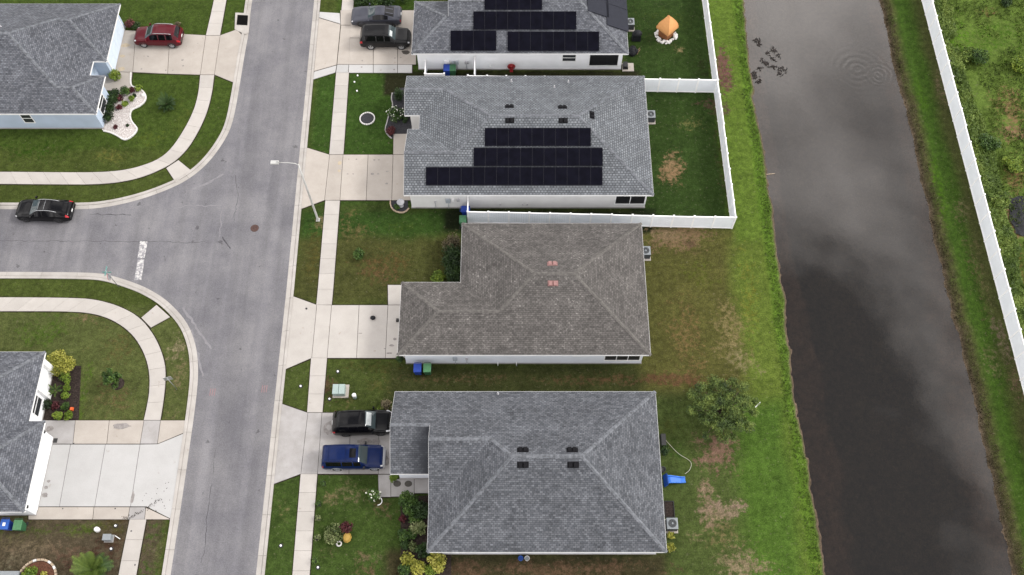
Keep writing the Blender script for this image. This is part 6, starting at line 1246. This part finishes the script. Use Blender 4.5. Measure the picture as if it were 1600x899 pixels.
# storm inlet at the north-west kerb
ip = px([(371, 24), (389, 25), (387, 42), (369, 42)]); ix, iy = np.mean(ip, axis=0); si = thing('storm_inlet', 'dark open kerb inlet at the top of the north west verge', 'storm drain', (ix, iy)); MB().prism(px([(368, 21), (390, 22), (389, 52), (384, 55), (367, 47)]), -.03, .10).build('apron', 'kerb_concrete', si); MB().prism(px([(371.5, 24.5), (388, 25.5), (387, 41), (370, 40)]), -.02, .106).build('opening', 'inlet_dark', si)
g_ = MB()
for k in range(7): a = P(372+2.3*k, 25); b2 = P(371+2.3*k, 41); g_.beam(a+(.112,), b2+(.112,), .03, .012)
g_.build('grate', 'inlet_dark', si)
# ---------------------------------------------------------------- canal and far bank
wp = [(1181, 63), (1185, 65), (1186, 70), (1208, 77), (1210, 80), (1199, 83), (1214, 88), (1208, 93), (1191, 95), (1196, 98), (1198, 101), (1187, 108), (1178, 115), (1180, 121), (1184, 128), (1209, 106), (1219, 108), (1224, 109), (1218, 116)]
for lb, sel in (('small faint clump of floating weed nearest the top of the canal', wp[:3]), ('loose ring of dark floating weed in the upper canal', wp[3:8]), ('dense dark knot of floating weed in the upper canal', wp[8:11]), ('reddish brown floating weed nearest the left bank', wp[11:15]), ('dark star shaped floating weed clump furthest from bank', wp[15:])):
    c0 = P(*sel[0], WATER); r_ = thing('floating_weed', lb, 'water plant', (c0[0], c0[1], WATER), 0, 'weed floating on the canal'); rgx = np.random.default_rng(len(lb)); b_ = MB()
    for (x, y) in sel:
        X, Y = P(x, y, WATER)
        for k in range(16):
            a = rgx.random()*6.28; L = .06+.14*rgx.random(); q = rgx.normal(0, .13, 2); d = np.array((math.cos(a), math.sin(a))); p_ = np.array((-d[1], d[0]))*L*.32; c1_ = np.array((X, Y))+q; z = WATER+.01+.03*rgx.random()
            b_.add([tuple(c1_-d*L)+(z,), tuple(c1_-p_)+(z+.02,), tuple(c1_+d*L)+(z,), tuple(c1_+p_)+(z+.02,)], [(0, 1, 2, 3)])
    o = b_.build('leaves', 'leaf_water', r_); a_ = o.data.attributes.new('rnd', 'FLOAT', 'POINT'); a_.data.foreach_set('value', rgx.random(len(o.data.vertices)).astype(np.float32))
X, Y = P(1205, 273, WATER); tag(MB().tube([(X-.9, Y-.05, WATER-.02), (X-.2, Y+.02, WATER+.03), (X+.35, Y+.1, WATER+.02)], [.04, .04, .02], 6).build('driftwood', 'tan_stone'), 'thin pale stick floating by the left canal bank', 'driftwood')
def blades(name, pts, h, material, lean=.5, seed=0, w=.03, label=None, cat=None):
    rg = np.random.default_rng(seed); n = len(pts); p = np.array(pts, float); a = rg.random(n)*6.283; hh = (np.asarray(h)*(.5+rg.random(n)))[:, None]
    d = np.stack([np.cos(a), np.sin(a), 0*a], 1); s_ = np.stack([-np.sin(a), np.cos(a), 0*a], 1); ww = w*(.6+.8*rg.random(n))[:, None]
    tip = p+d*hh*lean*(.4+rg.random(n))[:, None]+np.array((0, 0, 1.))*hh; midp = p+d*hh*lean*.25+np.array((0, 0, 1.))*hh*.6
    v = np.stack([p-s_*ww, p+s_*ww, midp+s_*ww*.8, tip, midp-s_*ww*.8], 1).reshape(-1, 3)
    cl = fbm(p[:, 0], p[:, 1], 1.0, seed+2, 3); r = np.clip(.4*rg.random(n)+.9*cl-.15, 0, 1)
    me = np_mesh(name, v, np.arange(n*5).reshape(-1, 5), np.repeat(r, 5)); me.materials.append(MATS[material]); o = new_obj(name, me); tag(o, label, cat, kind='stuff'); return o
def gz(x, y):
    x = np.asarray(x); y = np.asarray(y); i = np.clip(np.searchsorted(gx, x)-1, 0, nx-2); j = np.clip(np.searchsorted(gy, y)-1, 0, ny-2); fx_ = (x-gx[i])/(gx[i+1]-gx[i]); fy_ = (y-gy[j])/(gy[j+1]-gy[j])
    return (GZ[j, i]*(1-fx_)+GZ[j, i+1]*fx_)*(1-fy_)+(GZ[j+1, i]*(1-fx_)+GZ[j+1, i+1]*fx_)*fy_
fexat = lambda Y: fe0[0]+(fe1[0]-fe0[0])*(46-Y)/76
# weed thicket along the back of the long fence
n = 60000; Y = rng.uniform(-9, 44, n); wdt = 1.5+1.7*fbm(0*Y, Y, .25, 70); X = fexat(Y)+.18+wdt*rng.random(n)**.9; keep = fbm(X, Y, .8, 71, 3) > .30; X, Y = X[keep], Y[keep]; edge = np.clip(1-(X-fexat(Y))/4.2, .25, 1); hh = (.35+1.0*fbm(X, Y, .7, 72, 3))*edge; Z = gz(X, Y)+hh*rng.random(len(X))**.6
n = len(X); c = np.stack([X, Y, Z], 1); nn_ = rng.normal(size=(n, 3))*.7+np.array((0, 0, .9)); nn_ /= np.linalg.norm(nn_, axis=1)[:, None]; tt = np.cross(nn_, rng.normal(size=(n, 3))); tt /= np.linalg.norm(tt, axis=1)[:, None]; bb = np.cross(nn_, tt); L = (.10+.14*rng.random(n))[:, None]
v = np.stack([c-tt*L, c+bb*L*.2, c+tt*L, c-bb*L*.2], 1).reshape(-1, 3); me = np_mesh('weed_thicket', v, np.arange(n*4).reshape(-1, 4), np.repeat(np.clip(.4*rng.random(n)+.9*fbm(X, Y, .9, 73, 3)-.15, 0, 1), 4)); me.materials.append(MATS['leaf_weed']); tag(new_obj('weed_thicket', me), 'tall green weeds crowding the back of the long fence', 'weeds', kind='stuff')
n = 20000; X = rng.uniform(42.5, 56, n); Y = rng.uniform(-2, 45, n); k = fbm(X, Y, .45, 75, 3) > .42; X, Y = X[k], Y[k]; blades('meadow_grass', np.stack([X, Y, gz(X, Y)-.02], 1), .22, 'leaf_weed', 1.0, 76, .03, 'rough tall grass of the meadow beyond the long fence', 'grass')
for i, (x, y, r, h, mt, lb) in enumerate([(1508, 92, .9, 1.0, 'leaf_weed', 'weedy bush nearest the fence in the meadow row'), (1525, 96, 1.0, 1.1, 'leaf_mid', 'dark bush in the diagonal meadow row'), (1590, 105, 1.0, 1.0, 'leaf_lime', 'yellow green bush at the right edge of the meadow row'), (1578, 262, .9, 1.0, 'leaf_lime', 'round yellow green bush beside the weeds lower right'), (1560, 320, 1.0, 1.1, 'leaf_weed', 'leafy bush among the weeds above the black tarp'), (1540, 230, 1.0, 1.1, 'leaf_mid', 'darker leafy bush against the fence opposite the brown patch'), (1570, 8, .6, .7, 'leaf_dark', 'dark bush at the top right corner of the meadow')]):
    shrub('bush', lb, 'bush', P(x, y), r, h, mt, int(1500*r), .1, 'bushes beyond the long fence', seed=200+i)
# crumpled black sheet
cx_, cy_ = P(1596, 338); g1 = np.linspace(-1, 1, 26); U, V_ = np.meshgrid(g1*1.05, g1*1.9); Zs = gz(cx_+U, cy_+V_)+.06+.22*np.abs(fbm(U*1.0+V_*.3, V_, 2.6, 81, 3)-.5); vv = np.stack([(cx_+U+.12*np.sin(V_*3)).ravel(), (cy_+V_+.15*np.sin(U*4)).ravel(), Zs.ravel()], 1); q_ = (np.arange(25)[:, None]*26+np.arange(25)[None]).ravel(); me = np_mesh('black_tarp', vv, np.stack([q_, q_+1, q_+27, q_+26], 1)); me.materials.append(MATS['tarp_black']); tag(new_obj('black_tarp', me), 'crumpled black plastic sheet on bare soil at the right edge', 'tarp')
# bank grass tufts and edge growth
n = 5000; Y = rng.uniform(-28, 42, n); X = shore_l(Y)-.30-.8*rng.random(n)**1.3; blades('bank_grass', np.stack([X, Y, gz(X, Y)-.01], 1), .13, 'leaf_grass', .9, 84, .022, 'ragged grass along the near canal bank', 'grass')
n = 4200; Y = rng.uniform(-28, 42, n); X = shore_r(Y)+.05+.7*rng.random(n)**1.4; blades('bank_sedge', np.stack([X, Y, gz(X, Y)-.01], 1), .16, 'leaf_dead', .9, 85, .018, 'dry brown sedge along the far canal bank', 'grass')
